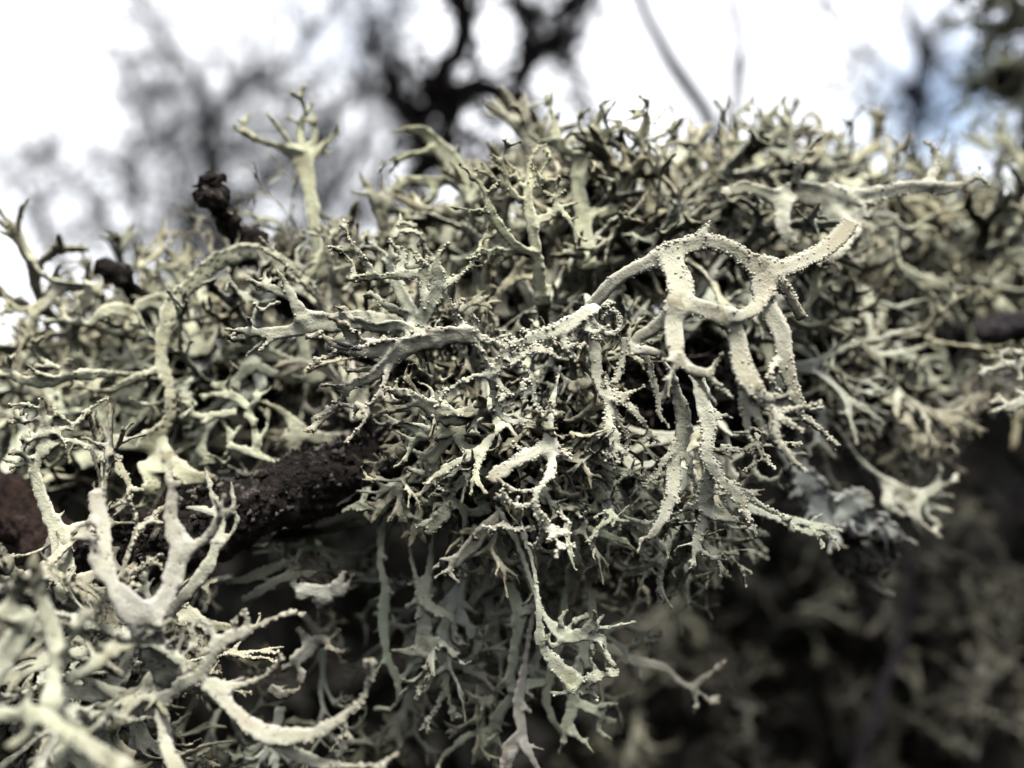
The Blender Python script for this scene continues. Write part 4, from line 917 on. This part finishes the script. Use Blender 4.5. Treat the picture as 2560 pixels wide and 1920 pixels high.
bare_tree('grey twig thicket between the hazy tree and the black branches', [[(900, 1000, 90, 16), (870, 700, 90, 14), (900, 520, 90, 12), (980, 380, 90, 10), (1010, 200, 90, 8), (960, -40, 90, 6)], [(870, 700, 90, 12), (790, 560, 90, 10), (740, 380, 90, 8), (700, 240, 90, 5)], [(900, 540, 90, 10), (1010, 560, 90, 12), (1100, 560, 90, 10)], [(880, 640, 90, 10), (1000, 660, 90, 12), (1120, 640, 90, 10)]], (2.8, .06, .0020, 3, .05, 3), 307, cat='shrub', name='bare_shrub')
bare_tree('thin far twigs filling the sky beside the black branches', [[(1500, 900, 180, 12), (1480, 300, 180, 8), (1440, 120, 180, 7), (1480, -60, 180, 5)], [(1460, 200, 180, 6), (1380, 60, 180, 5), (1350, -60, 180, 4)]], (1.8, .05, .0026, 2, .1, 3), 308, cat='shrub', name='bare_shrub')

# the lichened twig in the top corner
corner = bare_tree('dark twig tufted with lichen hanging into the top corner', [[(2900, 60, 17, 40), (2640, 150, 16.6, 40), (2540, 205, 16.4, 42), (2480, 200, 16.2, 20)], [(2700, 130, 17, 30), (2620, 20, 17, 26), (2560, -80, 17, 20)], [(2600, 200, 16.5, 20), (2570, 330, 16.5, 22), (2600, 480, 16.5, 20)]], (0, .05, .001, 1, 0, 1), 309, 'blackbark', 'twig', 'hanging_twig')
rng = np.random.RandomState(401)
for q in range(18):
    mid = at(rng.uniform(2420, 2680), rng.uniform(-80, 250), rng.uniform(15.5, 17.5)); d = unit(np.array([-.5, 0, -.3]) + rng.normal(0, .6, 3))
    k = (BUSHY + ANTLER)[rng.randint(len(BUSHY + ANTLER))]; s = rng.uniform(.7, 1.0)
    frond_copy(k, place_matrix(mid - d * PROTO[k][2] * s * .5, d, rng.uniform(-3, 3), s), (.8, .82, .66), 'olive lichen frond on the dark twig in the top corner', 'fronds on the corner twig')

# ground and litter
def ground():
    n = 240; g = np.linspace(-1, 1, n); s = np.sign(g) * (np.abs(g) ** 3) * 60000
    X, Y = np.meshgrid(s, s, indexing='ij')
    R = np.hypot(X, Y)
    Z = -42 + np.clip(Y - 60, 0, 900) * .09 + np.clip(R - 700, 0, 1e9) * .012
    Z += np.clip(-Y - 40, 0, 170) * .9 + np.clip(np.abs(X) - 100, 0, 260) * .5 * (Y < 30)        # unseen banks raised behind and to the sides to cut low sky light
    P = np.stack([X, Y, Z], -1).reshape(-1, 3)
    P[:, 2] += (vnoise(P / 23) - .5) * 5 + (vnoise(P / 7) - .5) * 2
    i = np.arange(n - 1)[:, None] * n + np.arange(n - 1)[None]
    F = np.stack([i, i + n, i + n + 1, i + 1], -1).reshape(-1, 4)
    m = NT('leaf_litter'); co = m('ShaderNodeTexCoord').outputs['Object']
    a = m.noise(.35, 5, .6, co); b = m.noise(2.0, 4, .6, co)
    c = m.mix(b, m.ramp(a, [(.4, (.018, .014, .011)), (.6, (.045, .04, .025))]), (.05, .035, .024))
    m.l(c, m.b.inputs['Base Color']); m.b.inputs['Roughness'].default_value = .95
    o = link('ground', mesh_np('ground', P, F), m.m); tag(o, kind='structure')
ground()

# low dark undergrowth covering the ground beyond the branch
def undergrowth():
    rng = np.random.RandomState(77); n = 26000
    Y = 22 + 160 * rng.rand(n) ** 1.8; X = rng.uniform(-1.1, 1.1, n) * (Y * .75 + 6)
    top = np.where(X > 0, -2.2 - .03 * Y, -.01 * Y) + (vnoise(np.column_stack([X / 6, Y / 6, X * 0])) - .5) * 7
    Z = top - 26 * rng.rand(n) ** 1.6
    c = np.column_stack([X, Y, Z]); s = rng.uniform(.5, 1.3, n) * (.6 + Y / 60)
    a = unit(rng.normal(0, 1, (n, 3))); b = unit(np.cross(a, rng.normal(0, 1, (n, 3)))); m = np.cross(a, b)
    a, b, m = a * s[:, None], b * s[:, None] * .38, m * s[:, None] * .12
    V = np.stack([c - a, c + b + m, c + a, c - b + m], 1).reshape(-1, 3)
    F = np.arange(n * 4).reshape(n, 4)
    mt = NT('undergrowth_leaf'); co = mt('ShaderNodeTexCoord').outputs['Object']
    mt.l(mt.ramp(mt.noise(.9, 3, .6, co), [(.35, (.010, .010, .008)), (.55, (.028, .027, .020)), (.7, (.04, .024, .019))]), mt.b.inputs['Base Color']); mt.b.inputs['Roughness'].default_value = .9
    o = link('undergrowth', mesh_np('undergrowth', V, F), mt.m); tag(o, 'dark blurred undergrowth filling the hollow beyond the branch', 'undergrowth', kind='stuff')
undergrowth()

# an added tree, its crown out of view above, placed to shade the hollow
def added_shade_tree():
    o = empty('unseen_shade_tree', (300, 160, -40)); tag(o, 'added unseen tree whose crown shades the hollow behind the lichen', 'tree')
    rng = np.random.RandomState(91); n = 34000
    Y = rng.uniform(-2, 330, n); X = rng.uniform(-1, 1, n) * (120 + Y * .5)
    Z = np.maximum(46, .50 * Y + 12) + 28 * rng.rand(n) + 5 * vnoise(np.column_stack([X / 20, Y / 20, X * 0]))
    c = np.column_stack([X, Y, Z]); s = rng.uniform(2.5, 6, n)
    a = unit(rng.normal(0, 1, (n, 3)) * np.array([1, 1, .45])); b = unit(np.cross(a, rng.normal(0, .4, (n, 3)) + np.array([0, 0, 1]))); m = np.cross(a, b)
    a, b, m = a * s[:, None], b * s[:, None] * .45, m * s[:, None] * .12
    V = np.stack([c - a, c + b + m, c + a, c - b + m], 1).reshape(-1, 3)
    mt = NT('shade_tree_leaf'); mt.b.inputs['Base Color'].default_value = (.03, .045, .02, 1); mt.b.inputs['Roughness'].default_value = .6
    tag(link('crown', mesh_np('crown', V, np.arange(n * 4).reshape(n, 4)), mt.m, o), kind='stuff')
    T = np.array([(300, 160, -45), (285, 165, 40), (240, 170, 110), (120, 170, 150), (0, 170, 160)]); T = catmull(np.column_stack([T, [16, 13, 11, 8, 4]]), 12)
    V, F = tube_np(T[:, :3], T[:, 3], 12); link('trunk', mesh_np('trunk', V, F), M['farbark'], o)
added_shade_tree()

# thin shoots in the hollow below the branch
rng = np.random.RandomState(411)
twig = bare_tree('pale slanting twig blurred in the dark hollow below the tuft', [[(2130, 1960, 15, 22), (2180, 1800, 15, 19), (2230, 1640, 15.3, 14), (2270, 1480, 15.6, 11), (2260, 1330, 16, 8)], [(2230, 1640, 15.3, 9), (2300, 1500, 15.6, 7), (2330, 1380, 16, 6)]], (.1, .04, .002, 1, 0, 1), 310, 'twig', 'twig', 'slanting_twig')
under = bare_tree('dark tangled shrub in the hollow below the lichen', [[(2000, 2300, 24, 30), (1900, 1900, 24, 26), (1800, 1600, 25, 22), (1900, 1300, 26, 16)], [(1900, 1900, 24, 24), (2150, 1700, 24, 20), (2400, 1500, 24, 18), (2600, 1200, 25, 12)], [(2150, 1700, 24, 18), (2200, 1400, 25, 14), (2350, 1150, 26, 12)], [(1900, 1950, 24, 20), (1600, 1850, 24, 16), (1400, 1700, 24, 12)], [(2400, 2200, 22, 24), (2450, 1800, 22, 20), (2560, 1500, 22, 16)]], (.7, .06, .0025, 2, .05, 3), 311, 'blackbark', 'shrub', 'dark_shrub')
for q in range(34):
    px, py = rng.uniform(1500, 2640), rng.uniform(1260, 1980); Y = rng.uniform(13, 23)
    if py < 1480 and px < 1950: continue
    d = unit(np.array([0, -.2, .3]) + rng.normal(0, .7, 3)); k = (BUSHY + ANTLER)[rng.randint(len(BUSHY + ANTLER))]; s = rng.uniform(.7, 1.1); g = rng.uniform(.28, .6)  # g darkens the tint: shade of the hollow put into the tuft colour
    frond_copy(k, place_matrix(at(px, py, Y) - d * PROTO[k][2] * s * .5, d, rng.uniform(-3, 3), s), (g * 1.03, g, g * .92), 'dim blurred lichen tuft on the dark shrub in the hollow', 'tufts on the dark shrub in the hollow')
